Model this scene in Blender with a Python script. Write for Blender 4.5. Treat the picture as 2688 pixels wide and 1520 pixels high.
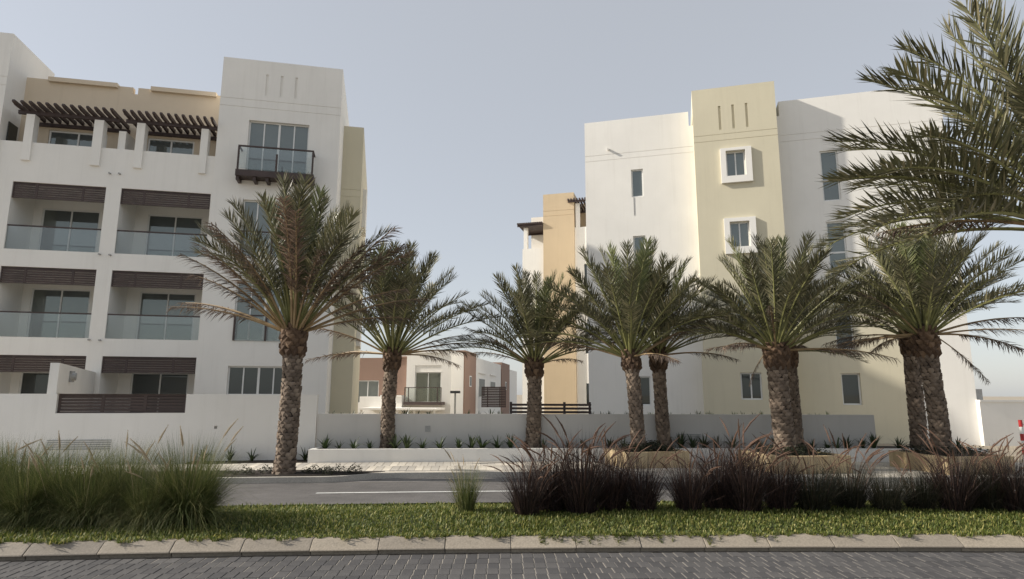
import bpy, math, random
import numpy as np
from mathutils import Vector, Matrix
R_ = math.radians
for o in list(bpy.data.objects):
    bpy.data.objects.remove(o)
S = bpy.context.scene
COL = S.collection
rng = random.Random(7)

# ------------------------------------------------------------------ camera
F_PX, CAM_H, PITCH, ROLL = 1625.0, 1.9, R_(9.6), 0.0034
cd = bpy.data.cameras.new('camera')
cam = bpy.data.objects.new('camera', cd)
COL.objects.link(cam)
cd.sensor_width = 36.0
cd.lens = F_PX / 2688.0 * 36.0
cd.clip_start, cd.clip_end = 0.1, 9000.0
CM = Matrix.Rotation(math.pi / 2 + PITCH, 4, 'X') @ Matrix.Rotation(ROLL, 4, 'Z')
cam.matrix_world = Matrix.Translation((0, 0, CAM_H)) @ CM
S.camera = cam

# ------------------------------------------------------------------ sky, sun, exposure
SUN_EL = R_(30.0)
SUN_DIR = Vector((-0.998 * math.cos(SUN_EL), -0.012 * math.cos(SUN_EL), math.sin(SUN_EL))).normalized()
W = bpy.data.worlds.new('World')
S.world = W
W.use_nodes = True
wn = W.node_tree.nodes
wl = W.node_tree.links
wn.clear()
sky = wn.new('ShaderNodeTexSky')
sky.sky_type = 'NISHITA'
sky.sun_disc = False
sky.sun_elevation = SUN_EL
sky.sun_rotation = math.atan2(SUN_DIR.x, SUN_DIR.y)
sky.altitude = 0.0
sky.air_density = 1.0
sky.dust_density = 1.0
sky.ozone_density = 1.0
hsv = wn.new('ShaderNodeHueSaturation')
hsv.inputs['Saturation'].default_value = 0.65
hz = wn.new('ShaderNodeMix')          # thin even dust veil over the clear sky
hz.data_type = 'RGBA'
hz.inputs[0].default_value = 0.62
hz.inputs[7].default_value = (3.56, 3.64, 3.78, 1)
bg = wn.new('ShaderNodeBackground')
bg.inputs['Strength'].default_value = 0.105
wo = wn.new('ShaderNodeOutputWorld')
wl.new(sky.outputs['Color'], hsv.inputs['Color'])
wl.new(hsv.outputs['Color'], hz.inputs[6])
wl.new(hz.outputs[2], bg.inputs['Color'])
wl.new(bg.outputs['Background'], wo.inputs['Surface'])

sd = bpy.data.lights.new('sun', 'SUN')
sd.energy = 3.6
sd.angle = R_(1.2)
sd.color = (1.0, 0.93, 0.82)
sun = bpy.data.objects.new('sun', sd)
COL.objects.link(sun)
sun.rotation_euler = (-SUN_DIR).to_track_quat('-Z', 'Y').to_euler()
sun.location = (-60, -4, 40)

S.view_settings.view_transform = 'Standard'
S.view_settings.look = 'None'
S.view_settings.gamma = 1.0
S.view_settings.exposure = 0.7
S.view_settings.use_curve_mapping = False
S.render.engine = 'CYCLES'


# ------------------------------------------------------------------ helpers
def tag(o, label=None, cat=None, group=None, kind=None):
    if label: o['label'] = label
    if cat: o['category'] = cat
    if group: o['group'] = group
    if kind: o['kind'] = kind
    return o


def empty(name, loc=(0, 0, 0), rz=0.0):
    o = bpy.data.objects.new(name, None)
    o.empty_display_size = 0.3
    COL.objects.link(o)
    o.location = loc
    o.rotation_euler = (0, 0, rz)
    return o


def link(name, me, parent=None, loc=(0, 0, 0), rz=0.0):
    o = bpy.data.objects.new(name, me)
    COL.objects.link(o)
    o.location = loc
    o.rotation_euler = (0, 0, rz)
    if parent: o.parent = parent
    return o


class MB:
    """collects faces; build() links them as one mesh object"""
    def __init__(s):
        s.v, s.f, s.sm = [], [], []

    def quad(s, a, b, c, d):
        n = len(s.v); s.v += [a, b, c, d]; s.f.append((n, n + 1, n + 2, n + 3)); return s

    def box(s, x0, x1, y0, y1, z0, z1):
        n = len(s.v)
        s.v += [(x0, y0, z0), (x1, y0, z0), (x1, y1, z0), (x0, y1, z0), (x0, y0, z1), (x1, y0, z1), (x1, y1, z1), (x0, y1, z1)]
        for q in ((0, 3, 2, 1), (4, 5, 6, 7), (0, 1, 5, 4), (1, 2, 6, 5), (2, 3, 7, 6), (3, 0, 4, 7)):
            s.f.append(tuple(n + i for i in q))
        return s

    def hexa(s, pts):
        n = len(s.v); s.v += [tuple(p) for p in pts]
        for q in ((0, 3, 2, 1), (4, 5, 6, 7), (0, 1, 5, 4), (1, 2, 6, 5), (2, 3, 7, 6), (3, 0, 4, 7)):
            s.f.append(tuple(n + i for i in q))
        return s

    def cbox(s, x0, x1, y0, y1, z0, z1, b=0.01):
        """box with chamfered upper edges"""
        n = len(s.v)
        s.v += [(x0, y0, z0), (x1, y0, z0), (x1, y1, z0), (x0, y1, z0),
                (x0, y0, z1 - b), (x1, y0, z1 - b), (x1, y1, z1 - b), (x0, y1, z1 - b),
                (x0 + b, y0 + b, z1), (x1 - b, y0 + b, z1), (x1 - b, y1 - b, z1), (x0 + b, y1 - b, z1)]
        for q in ((0, 3, 2, 1), (0, 1, 5, 4), (1, 2, 6, 5), (2, 3, 7, 6), (3, 0, 4, 7),
                  (4, 5, 9, 8), (5, 6, 10, 9), (6, 7, 11, 10), (7, 4, 8, 11), (8, 9, 10, 11)):
            s.f.append(tuple(n + i for i in q))
        return s

    def tube(s, pts, rads, seg=6, cap=True):
        n = len(s.v)
        P = [Vector(p) for p in pts]
        for i, p in enumerate(P):
            t = (P[min(i + 1, len(P) - 1)] - P[max(i - 1, 0)]).normalized()
            a = t.cross(Vector((0, 0, 1))) if abs(t.z) < 0.95 else t.cross(Vector((0, 1, 0)))
            a.normalize(); b = t.cross(a)
            for k in range(seg):
                g = 2 * math.pi * k / seg
                s.v.append(tuple(p + (a * math.cos(g) + b * math.sin(g)) * rads[i]))
        for i in range(len(P) - 1):
            for k in range(seg):
                s.f.append((n + i * seg + k, n + (i + 1) * seg + k, n + (i + 1) * seg + (k + 1) % seg, n + i * seg + (k + 1) % seg))
        if cap:
            s.f.append(tuple(n + k for k in range(seg)))
            m = n + (len(P) - 1) * seg
            s.f.append(tuple(m + k for k in reversed(range(seg))))
        return s

    def wall(s, u0, u1, z0, z1, y, holes=(), closed=()):
        """front face at depth y facing -y with rectangular holes (u0,u1,z0,z1,depth); indices in closed get a back face"""
        us = sorted({u0, u1} | {min(max(h[i], u0), u1) for h in holes for i in (0, 1)})
        zs = sorted({z0, z1} | {min(max(h[i], z0), z1) for h in holes for i in (2, 3)})
        for a, b in zip(us, us[1:]):
            for c, d in zip(zs, zs[1:]):
                mu, mz = (a + b) / 2, (c + d) / 2
                if any(h[0] < mu < h[1] and h[2] < mz < h[3] for h in holes): continue
                s.quad((a, y, c), (b, y, c), (b, y, d), (a, y, d))
        for i, h in enumerate(holes):
            a, b, c, d, t = h
            s.quad((a, y, c), (a, y + t, c), (a, y + t, d), (a, y, d))
            s.quad((b, y, c), (b, y, d), (b, y + t, d), (b, y + t, c))
            s.quad((a, y, c), (b, y, c), (b, y + t, c), (a, y + t, c))
            s.quad((a, y, d), (a, y + t, d), (b, y + t, d), (b, y, d))
            if closed == 'all' or i in closed:
                s.quad((a, y + t, c), (b, y + t, c), (b, y + t, d), (a, y + t, d))
        return s

    def shell(s, u0, u1, y0, y1, z0, z1, top=True):
        """the other sides of a block whose front is a wall()"""
        s.quad((u0, y1, z0), (u0, y0, z0), (u0, y0, z1), (u0, y1, z1))
        s.quad((u1, y0, z0), (u1, y1, z0), (u1, y1, z1), (u1, y0, z1))
        s.quad((u1, y1, z0), (u0, y1, z0), (u0, y1, z1), (u1, y1, z1))
        if top: s.quad((u0, y0, z1), (u1, y0, z1), (u1, y1, z1), (u0, y1, z1))
        return s

    def mesh(s, name, mat, smooth=False):
        me = bpy.data.meshes.new(name)
        me.from_pydata([tuple(p) for p in s.v], [], s.f)
        if mat: me.materials.append(mat)
        if smooth:
            me.polygons.foreach_set('use_smooth', [True] * len(me.polygons))
        me.update()
        return me

    def build(s, name, mat, parent=None, loc=(0, 0, 0), rz=0.0, smooth=False):
        return link(name, s.mesh(name, mat, smooth), parent, loc, rz)


def fast_mesh(name, V, loops, counts, mat):
    """numpy arrays -> mesh"""
    me = bpy.data.meshes.new(name)
    me.vertices.add(len(V)); me.vertices.foreach_set('co', np.asarray(V, dtype=np.float32).ravel())
    loops = np.asarray(loops, dtype=np.int32); counts = np.asarray(counts, dtype=np.int32)
    me.loops.add(len(loops)); me.loops.foreach_set('vertex_index', loops)
    me.polygons.add(len(counts))
    st = np.zeros(len(counts), dtype=np.int32); st[1:] = np.cumsum(counts)[:-1]
    me.polygons.foreach_set('loop_start', st)
    me.update(calc_edges=True); me.validate()
    me.materials.append(mat)
    return me


# ------------------------------------------------------------------ materials
def nmat(name):
    m = bpy.data.materials.new(name); m.use_nodes = True
    nt = m.node_tree
    return m, nt, nt.nodes['Principled BSDF']


def ramp(nt, src, stops):
    r = nt.nodes.new('ShaderNodeValToRGB')
    el = r.color_ramp.elements
    while len(el) < len(stops): el.new(0.5)
    for e, (p, c) in zip(el, stops):
        e.position = p; e.color = (*c, 1)
    nt.links.new(src, r.inputs['Fac'])
    return r.outputs['Color']


def noise(nt, scale, detail=4, rough=0.6, vec=None, dist=0.0):
    n = nt.nodes.new('ShaderNodeTexNoise')
    n.inputs['Scale'].default_value = scale
    n.inputs['Detail'].default_value = detail
    n.inputs['Roughness'].default_value = rough
    n.inputs['Distortion'].default_value = dist
    if vec: nt.links.new(vec, n.inputs['Vector'])
    return n.outputs['Fac']


def coords(nt, kind='Object', scale=(1, 1, 1)):
    t = nt.nodes.new('ShaderNodeTexCoord'); m = nt.nodes.new('ShaderNodeMapping')
    m.inputs['Scale'].default_value = scale
    nt.links.new(t.outputs[kind], m.inputs['Vector'])
    return m.outputs['Vector']


def bump(nt, b, h, strength, dist=0.02):
    n = nt.nodes.new('ShaderNodeBump')
    n.inputs['Strength'].default_value = strength; n.inputs['Distance'].default_value = dist
    nt.links.new(h, n.inputs['Height']); nt.links.new(n.outputs['Normal'], b.inputs['Normal'])


def mixc(nt, fac, a, b, mode='MIX'):
    m = nt.nodes.new('ShaderNodeMix'); m.data_type = 'RGBA'; m.blend_type = mode
    if isinstance(fac, (int, float)): m.inputs[0].default_value = fac
    else: nt.links.new(fac, m.inputs[0])
    for i, c in ((6, a), (7, b)):
        if isinstance(c, tuple): m.inputs[i].default_value = (*c, 1)
        else: nt.links.new(c, m.inputs[i])
    return m.outputs[2]


def stucco(name, c, var=0.07, streak=0.06):
    m, nt, b = nmat(name)
    v = coords(nt)
    n1 = noise(nt, 0.55, 5, 0.6, v)
    base = ramp(nt, n1, [(0.3, tuple(x * (1 - var) for x in c)), (0.7, c)])
    vs = coords(nt, scale=(3.0, 3.0, 0.18))
    st = ramp(nt, noise(nt, 1.3, 6, 0.65, vs), [(0.52, (1, 1, 1)), (0.75, (1 - streak, 1 - streak * 1.05, 1 - streak * 1.15))])
    nt.links.new(mixc(nt, 1.0, base, st, 'MULTIPLY'), b.inputs['Base Color'])
    b.inputs['Roughness'].default_value = 0.92
    bump(nt, b, noise(nt, 60, 4, 0.7, v), 0.25, 0.01)
    return m


def plain(name, c, rough=0.6, var=0.12, scale=6.0, metal=0.0, bmp=0.0):
    m, nt, b = nmat(name)
    v = coords(nt)
    col = ramp(nt, noise(nt, scale, 5, 0.6, v), [(0.3, tuple(x * (1 - var) for x in c)), (0.7, tuple(min(1, x * (1 + var)) for x in c))])
    nt.links.new(col, b.inputs['Base Color'])
    b.inputs['Roughness'].default_value = rough
    b.inputs['Metallic'].default_value = metal
    if bmp: bump(nt, b, noise(nt, scale * 8, 4, 0.6, v), bmp)
    return m


def leafmat(name, c1, c2, c3=None, rough=0.55, trans=0.25, rnd=0.5):
    """leaf colour varied by place along the mesh and by object"""
    m, nt, b = nmat(name)
    g = nt.nodes.new('ShaderNodeNewGeometry')
    col = ramp(nt, g.outputs['Random Per Island'], [(0.0, c1), (0.65, c2), (1.0, c3 or c2)])
    oi = nt.nodes.new('ShaderNodeObjectInfo')
    mr = nt.nodes.new('ShaderNodeMapRange')
    mr.inputs['To Min'].default_value = 1 - rnd * 0.5; mr.inputs['To Max'].default_value = 1 + rnd * 0.5
    nt.links.new(oi.outputs['Random'], mr.inputs['Value'])
    vm = nt.nodes.new('ShaderNodeVectorMath'); vm.operation = 'SCALE'
    nt.links.new(col, vm.inputs[0]); nt.links.new(mr.outputs['Result'], vm.inputs['Scale'])
    nt.links.new(vm.outputs['Vector'], b.inputs['Base Color'])
    b.inputs['Roughness'].default_value = rough
    tr = nt.nodes.new('ShaderNodeBsdfTranslucent')
    nt.links.new(vm.outputs['Vector'], tr.inputs['Color'])
    mx = nt.nodes.new('ShaderNodeMixShader'); mx.inputs[0].default_value = trans
    nt.links.new(b.outputs[0], mx.inputs[1]); nt.links.new(tr.outputs[0], mx.inputs[2])
    nt.links.new(mx.outputs[0], nt.nodes['Material Output'].inputs['Surface'])
    return m


def pane_mat(name, inner, refl=0.30):
    m, nt, b = nmat(name)
    v = coords(nt)
    col = ramp(nt, noise(nt, 0.9, 3, 0.5, v), [(0.35, tuple(x * 0.75 for x in inner)), (0.7, inner)])
    nt.links.new(col, b.inputs['Base Color'])
    b.inputs['Roughness'].default_value = 0.4
    g = nt.nodes.new('ShaderNodeBsdfGlossy'); g.inputs['Roughness'].default_value = 0.015
    g.inputs['Color'].default_value = (0.82, 0.90, 0.86, 1)
    n = nt.nodes.new('ShaderNodeBump'); n.inputs['Strength'].default_value = 0.03; n.inputs['Distance'].default_value = 0.05
    nt.links.new(noise(nt, 0.8, 1, 0.4, v), n.inputs['Height']); nt.links.new(n.outputs['Normal'], g.inputs['Normal'])
    mx = nt.nodes.new('ShaderNodeMixShader'); mx.inputs[0].default_value = refl
    nt.links.new(b.outputs[0], mx.inputs[1]); nt.links.new(g.outputs[0], mx.inputs[2])
    nt.links.new(mx.outputs[0], nt.nodes['Material Output'].inputs['Surface'])
    return m


def clear_glass(name, refl=0.05, tint=(0.90, 0.93, 0.92)):
    m, nt, b = nmat(name)
    t = nt.nodes.new('ShaderNodeBsdfTransparent'); t.inputs['Color'].default_value = (*tint, 1)
    g = nt.nodes.new('ShaderNodeBsdfGlossy'); g.inputs['Roughness'].default_value = 0.02
    fr = nt.nodes.new('ShaderNodeFresnel'); fr.inputs['IOR'].default_value = 1.5
    ad = nt.nodes.new('ShaderNodeMath'); ad.operation = 'ADD'; ad.inputs[1].default_value = refl
    nt.links.new(fr.outputs[0], ad.inputs[0])
    mx = nt.nodes.new('ShaderNodeMixShader')
    nt.links.new(ad.outputs[0], mx.inputs[0]); nt.links.new(t.outputs[0], mx.inputs[1]); nt.links.new(g.outputs[0], mx.inputs[2])
    nt.links.new(mx.outputs[0], nt.nodes['Material Output'].inputs['Surface'])
    return m


M = {}
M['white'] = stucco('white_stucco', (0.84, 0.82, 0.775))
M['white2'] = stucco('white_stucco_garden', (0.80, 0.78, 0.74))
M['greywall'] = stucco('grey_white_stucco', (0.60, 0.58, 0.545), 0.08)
M['cream'] = stucco('cream_stucco', (0.65, 0.60, 0.455))
M['peach'] = stucco('peach_stucco', (0.66, 0.56, 0.43))
M['tan'] = stucco('tan_stucco', (0.58, 0.46, 0.31))
M['brown'] = stucco('brown_stucco', (0.30, 0.20, 0.155))
M['wood'] = plain('dark_brown_slats', (0.055, 0.036, 0.032), 0.55, 0.25, 3.0)
M['frame'] = plain('white_window_frame', (0.72, 0.72, 0.70), 0.4, 0.04)
M['pane'] = pane_mat('window_pane', (0.075, 0.086, 0.080), 0.14)
M['pane_dark'] = pane_mat('ground_window_pane', (0.012, 0.015, 0.016), 0.06)
M['glass'] = clear_glass('balustrade_glass')
M['metal'] = plain('grey_metal', (0.35, 0.35, 0.34), 0.45, 0.1, 10)
M['darkmetal'] = plain('dark_metal', (0.04, 0.04, 0.042), 0.5, 0.15, 10)
M['soil'] = plain('dark_soil', (0.035, 0.026, 0.02), 0.95, 0.4, 14, bmp=0.8)
M['red'] = plain('red_paint', (0.45, 0.03, 0.03), 0.45, 0.1)


def stone_mat():
    m, nt, b = nmat('honey_stone_cladding')
    v = coords(nt)
    oi = nt.nodes.new('ShaderNodeObjectInfo')
    a = ramp(nt, noise(nt, 2.2, 6, 0.65, v, 1.2), [(0.3, (0.44, 0.32, 0.18)), (0.55, (0.56, 0.45, 0.29)), (0.75, (0.47, 0.35, 0.21))])
    r = ramp(nt, oi.outputs['Random'], [(0.0, (0.78, 0.74, 0.68)), (1.0, (1.05, 1.05, 1.0))])
    nt.links.new(mixc(nt, 1.0, a, r, 'MULTIPLY'), b.inputs['Base Color'])
    b.inputs['Roughness'].default_value = 0.75
    bump(nt, b, noise(nt, 25, 5, 0.6, v), 0.3)
    return m


M['stone'] = stone_mat()


def paver_mat(name, c, objvar=True, grid=None):
    m, nt, b = nmat(name)
    v = coords(nt)
    n1 = noise(nt, 0.35, 5, 0.65, v); n2 = noise(nt, 40, 4, 0.7, v)
    col = ramp(nt, n1, [(0.3, tuple(x * 0.72 for x in c)), (0.7, tuple(x * 1.2 for x in c))])
    col = mixc(nt, 1.0, col, ramp(nt, n2, [(0.3, (0.75, 0.75, 0.75)), (0.7, (1.2, 1.2, 1.2))]), 'MULTIPLY')
    src = None
    if objvar:
        oi = nt.nodes.new('ShaderNodeObjectInfo'); g = nt.nodes.new('ShaderNodeNewGeometry')
        ad = nt.nodes.new('ShaderNodeMath'); ad.operation = 'ADD'
        nt.links.new(oi.outputs['Random'], ad.inputs[0]); nt.links.new(g.outputs['Random Per Island'], ad.inputs[1])
        fr = nt.nodes.new('ShaderNodeMath'); fr.operation = 'FRACT'; nt.links.new(ad.outputs[0], fr.inputs[0])
        col = mixc(nt, 1.0, col, ramp(nt, fr.outputs[0], [(0.0, (0.72, 0.72, 0.74)), (1.0, (1.2, 1.18, 1.15))]), 'MULTIPLY')
    if grid:
        br = nt.nodes.new('ShaderNodeTexBrick')
        br.inputs['Scale'].default_value = 1.0
        br.inputs['Brick Width'].default_value = grid[0]; br.inputs['Row Height'].default_value = grid[1]
        br.inputs['Mortar Size'].default_value = 0.006
        br.inputs['Color1'].default_value = (0.85, 0.85, 0.85, 1); br.inputs['Color2'].default_value = (1.12, 1.12, 1.12, 1)
        br.inputs['Mortar'].default_value = (1.35, 1.3, 1.2, 1)
        nt.links.new(v, br.inputs['Vector'])
        col = mixc(nt, 0.8, col, mixc(nt, 1.0, col, br.outputs['Color'], 'MULTIPLY'))
    nt.links.new(col, b.inputs['Base Color'])
    b.inputs['Roughness'].default_value = 0.8
    bump(nt, b, n2, 0.35, 0.01)
    return m


M['paver'] = paver_mat('near_road_paver', (0.080, 0.077, 0.077))
M['sand'] = plain('joint_sand', (0.30, 0.27, 0.23), 0.95, 0.25, 8, bmp=0.4)
M['road'] = paver_mat('far_road_pavers', (0.125, 0.118, 0.115), False, (0.24, 0.12))
M['bay'] = paver_mat('bay_pavers', (0.19, 0.18, 0.17), False, (0.24, 0.12))
M['slab'] = paver_mat('pale_paving_slab', (0.58, 0.54, 0.47))
M['kerb'] = paver_mat('concrete_kerb', (0.34, 0.295, 0.235))
M['fkerb'] = paver_mat('pale_kerb', (0.46, 0.43, 0.38), False)
M['line'] = plain('road_line_paint', (0.62, 0.62, 0.60), 0.7, 0.15, 12)
M['ground'] = plain('sandy_ground', (0.34, 0.29, 0.22), 0.95, 0.2, 0.6)

M['palm_leaf'] = leafmat('palm_leaf', (0.078, 0.080, 0.042), (0.145, 0.142, 0.076), (0.30, 0.262, 0.155), 0.38, 0.15, 0.7)
M['palm_young'] = leafmat('palm_leaf_young', (0.105, 0.125, 0.045), (0.16, 0.18, 0.075), (0.25, 0.25, 0.12), 0.45, 0.28, 0.4)
M['palm_dry'] = leafmat('palm_leaf_dry', (0.11, 0.078, 0.060), (0.18, 0.13, 0.10), (0.32, 0.23, 0.16), 0.8, 0.15, 0.5)
M['rachis'] = plain('palm_rachis', (0.20, 0.20, 0.075), 0.5, 0.2, 4)
M['rachis_dry'] = plain('palm_rachis_dry', (0.30, 0.21, 0.11), 0.6, 0.2, 4)
M['bark'] = leafmat('palm_bark', (0.115, 0.086, 0.064), (0.20, 0.152, 0.115), (0.33, 0.26, 0.195), 0.9, 0.0, 0.2)
M['boot'] = leafmat('palm_crown_boot', (0.070, 0.042, 0.026), (0.12, 0.075, 0.045), (0.2, 0.13, 0.08), 0.9, 0.0, 0.2)
M['core'] = plain('palm_trunk_core', (0.045, 0.033, 0.026), 0.95, 0.3, 10)
M['lawn'] = leafmat('lawn_blade', (0.065, 0.095, 0.016), (0.145, 0.175, 0.034), (0.40, 0.36, 0.12), 0.6, 0.35, 0.0)
M['lawn_soil'] = plain('lawn_soil', (0.030, 0.040, 0.014), 0.95, 0.4, 12)
M['green_grass'] = leafmat('green_fountain_blade', (0.050, 0.070, 0.018), (0.105, 0.130, 0.036), (0.30, 0.27, 0.12), 0.6, 0.3, 0.2)
M['purple_grass'] = leafmat('purple_fountain_blade', (0.016, 0.010, 0.010), (0.036, 0.022, 0.021), (0.11, 0.065, 0.05), 0.6, 0.12, 0.4)
M['olive_grass'] = leafmat('olive_fountain_blade', (0.013, 0.015, 0.008), (0.028, 0.030, 0.015), (0.07, 0.055, 0.035), 0.6, 0.12, 0.4)
M['plume_pale'] = leafmat('pale_plume', (0.34, 0.26, 0.16), (0.46, 0.37, 0.25), (0.55, 0.46, 0.33), 0.8, 0.3, 0.2)
M['plume_red'] = leafmat('reddish_plume', (0.085, 0.046, 0.034), (0.145, 0.082, 0.056), (0.24, 0.15, 0.10), 0.8, 0.3, 0.3)
M['spiky'] = leafmat('spiky_plant_leaf', (0.022, 0.038, 0.014), (0.045, 0.070, 0.024), (0.085, 0.11, 0.045), 0.45, 0.15, 0.5)
M['shrub'] = leafmat('low_shrub_leaf', (0.012, 0.016, 0.008), (0.028, 0.034, 0.014), (0.10, 0.10, 0.05), 0.6, 0.2, 0.3)


# ------------------------------------------------------------------ setting: ground, roads, kerbs
def kerbY(x): return 7.93 + 0.05 * x - 0.0047 * x * x if abs(x) < 14 else kerbY(math.copysign(13.99, x)) + (0.05 - 0.0094 * math.copysign(14, x)) * (x - math.copysign(14, x))


def planterY(x):
    xx = max(-16, min(16, x)); return 17.1 + 0.07 * xx - 0.0038 * xx * xx


def lineY(x): return 12.74 + 0.075 * x - 0.004 * x * x


def strip(name, fy0, fy1, x0, x1, z, mat, n=48, kind='structure', z1=None):
    mb = MB()
    xs = [x0 + (x1 - x0) * i / n for i in range(n + 1)]
    for a, b in zip(xs, xs[1:]):
        zz = z if z1 is None else z1
        mb.quad((a, fy0(a), z), (b, fy0(b), z), (b, fy1(b), zz), (a, fy1(a), zz))
    o = mb.build(name, mat)
    if kind: tag(o, kind=kind)
    return o


# one ground sheet to the horizon; it falls away behind the retaining wall
gm = MB()
gx = [-4000, -200, -60, -20, 20, 60, 200, 4000]
gy = [(-4000, -0.06), (-60, -0.06), (30.5, -0.06), (34.5, -2.3), (120, -2.3), (4000, -2.3)]
for a, b in zip(gx, gx[1:]):
    for (c, zc), (d, zd) in zip(gy, gy[1:]):
        gm.quad((a, c, zc), (b, c, zc), (b, d, zd), (a, d, zd))
tag(gm.build('ground', M['ground']), kind='structure')

near_road = strip('near_road', lambda x: -30.0, lambda x: kerbY(x) - 0.002, -40, 40, -0.0055, M['sand'])

# pavers of the near road: the ones in view are objects, the rest one joined part
PW, PD = 0.132, 0.215
pv_me = [MB().cbox(-PW / 2 + 0.005, PW / 2 - 0.005, -PD / 2 + 0.003, PD / 2 - 0.003, -0.05, 0.0, 0.004).mesh('paver', M['paver'])]
rest = MB()
cells = []
prg = random.Random(3)
for i in range(-70, 71):
    x = (i + 0.5) * PW
    sl = 0.05 - 0.0094 * x
    for r in range(0, 16):
        stag = 0.5 * PW if (x > 0.55 and r % 2 and r > 0) else 0.0
        xx = x + stag
        d = PD * (r + 0.5) + 0.01
        y = kerbY(xx) - d
        cells.append((xx, y, math.atan(sl), prg.uniform(-0.003, 0.003), prg.uniform(-0.006, 0.006)))
for r in range(1, 16, 2):      # half pavers closing the staggered rows
    d = PD * (r + 0.5) + 0.01
    x = 4 * PW + PW * 0.25
    rest.box(x - PW * 0.25 + 0.004, x + PW * 0.25 - 0.004, kerbY(x) - d - PD / 2 + 0.004, kerbY(x) - d + PD / 2 - 0.004, -0.05, 0.0)
vis = [c for c in cells if c[1] > 6.72 and abs(c[0]) < 0.80 * c[1]]
vis.sort(key=lambda c: c[1])
vis = vis[:300]
vset = {id(c) for c in vis}
for c in cells:
    if id(c) in vset:
        link('paver', pv_me[0], near_road, (c[0], c[1], c[3]), c[2] + c[4])
    else:
        ca, sa = math.cos(c[2] + c[4]), math.sin(c[2] + c[4])
        tmp = MB().cbox(-PW / 2 + 0.005, PW / 2 - 0.005, -PD / 2 + 0.003, PD / 2 - 0.003, -0.05, 0.0, 0.004)
        n = len(rest.v)
        rest.v += [(c[0] + p[0] * ca - p[1] * sa, c[1] + p[0] * sa + p[1] * ca, p[2] + c[3]) for p in tmp.v]
        rest.f += [tuple(n + k for k in q) for q in tmp.f]
tag(rest.build('paver_field', M['paver'], near_road), kind='stuff')

# near kerb: battered kerb stones
kerb = strip('kerb', lambda x: kerbY(x) + 0.03, lambda x: kerbY(x) + 0.26, -20, 20, -0.005, M['sand'])
KL = 0.80
s = -13.6
krg = random.Random(5)
k_i = 0
while s < 13.6:
    x = s + KL / 2
    rz = math.atan(0.05 - 0.0094 * x) + krg.uniform(-0.004, 0.004)
    if k_i == 0:
        kb = MB()
        L2 = KL / 2 - 0.003
        prof = [(0.065, -0.04), (0.060, 0.040), (0.0, 0.052), (0.006, 0.064), (0.135, 0.150), (0.150, 0.156), (0.27, 0.156), (0.27, -0.04)]  # undercut below the nose is shaped to put the lip in shade
        xs = [-L2, -L2 + 0.008, L2 - 0.008, L2]
        for j, xv in enumerate(xs):
            sc = 0.002 if j in (0, 3) else 0.0
            kb.v += [(xv, p[0] + (sc if p[0] < 0.2 else -sc), p[1] - (sc if p[1] > 0 else 0)) for p in prof]
        n = len(prof)
        for j in range(3):
            for q in range(n):
                kb.f.append((j * n + q, (j + 1) * n + q, (j + 1) * n + (q + 1) % n, j * n + (q + 1) % n))
        kb.f.append(tuple(range(n))); kb.f.append(tuple(3 * n + q for q in reversed(range(n))))
        kmesh = kb.mesh('kerb_stone', M['kerb'])
    link('kerb_stone', kmesh, kerb, (x, kerbY(x) + krg.uniform(-0.004, 0.004), krg.uniform(-0.004, 0.004)), rz)
    k_i += 1
    s += KL

# median soil sheet, slightly mounded
med_back = lambda x: kerbY(x) + 2.75 + 0.02 * x
mm = MB()
xs = [-16 + 32 * i / 64 for i in range(65)]
for a, b in zip(xs, xs[1:]):
    for j in range(8):
        t0, t1 = j / 8, (j + 1) / 8
        P = lambda x, t: (x, kerbY(x) + 0.25 + (med_back(x) - kerbY(x) - 0.25) * t, 0.11 + 0.07 * math.sin(math.pi * min(1, t * 1.1)) * (1 if t < 0.95 else 0.6))
        mm.quad(P(a, t0), P(b, t0), P(b, t1), P(a, t1))
for a, b in zip(xs, xs[1:]):
    mm.quad((a, med_back(a), 0.14), (b, med_back(b), 0.14), (b, med_back(b) + 0.01, -0.02), (a, med_back(a) + 0.01, -0.02))
tag(mm.build('median', M['lawn_soil']), kind='structure')


def med_z(x, y):
    t = (y - kerbY(x) - 0.25) / (med_back(x) - kerbY(x) - 0.25)
    return 0.11 + 0.07 * math.sin(math.pi * max(0, min(1, t * 1.1)))


# far road, its line, the parking bay and the pavement
def far_kerbY(x):
    def ss(a, b, v):
        t = max(0, min(1, (v - a) / (b - a))); return t * t * (3 - 2 * t)
    base = planterY(x) - 2.25
    bulge_l = 1 - ss(-4.1, -2.6, x)
    bulge_r = ss(2.0, 3.6, x)
    return base - 0.0 * x - (0.62 * bulge_l + 1.05 * bulge_r)


strip('road', lambda x: med_back(x) - 0.05, lambda x: planterY(x) - 2.9, -40, 40, 0.0, M['road'], 80)
strip('parking_bay', lambda x: planterY(x) - 2.9, lambda x: planterY(x) - 0.5, -40, 40, 0.003, M['bay'], 80)
for a, b in ((-3.77, 2.4), (5.4, 11.6), (-13.0, -6.9)):
    tag(strip('road_line', lineY, lambda x: lineY(x) + 0.10, a, b, 0.005, M['line'], 16), kind='structure')
pave = strip('pavement', lambda x: far_kerbY(x) + 0.14, lambda x: planterY(x) + 0.05, -22, 22, 0.112, M['slab'], 88)
fk = strip('far_kerb', lambda x: far_kerbY(x), lambda x: far_kerbY(x) + 0.15, -22, 22, 0.122, M['fkerb'], 120)
kb = MB()
xs = [-22 + 44 * i / 120 for i in range(121)]
for a, b in zip(xs, xs[1:]):
    kb.quad((a, far_kerbY(a), -0.01), (b, far_kerbY(b), -0.01), (b, far_kerbY(b), 0.122), (a, far_kerbY(a), 0.122))
tag(kb.build('kerb_face', M['fkerb'], fk))
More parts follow.
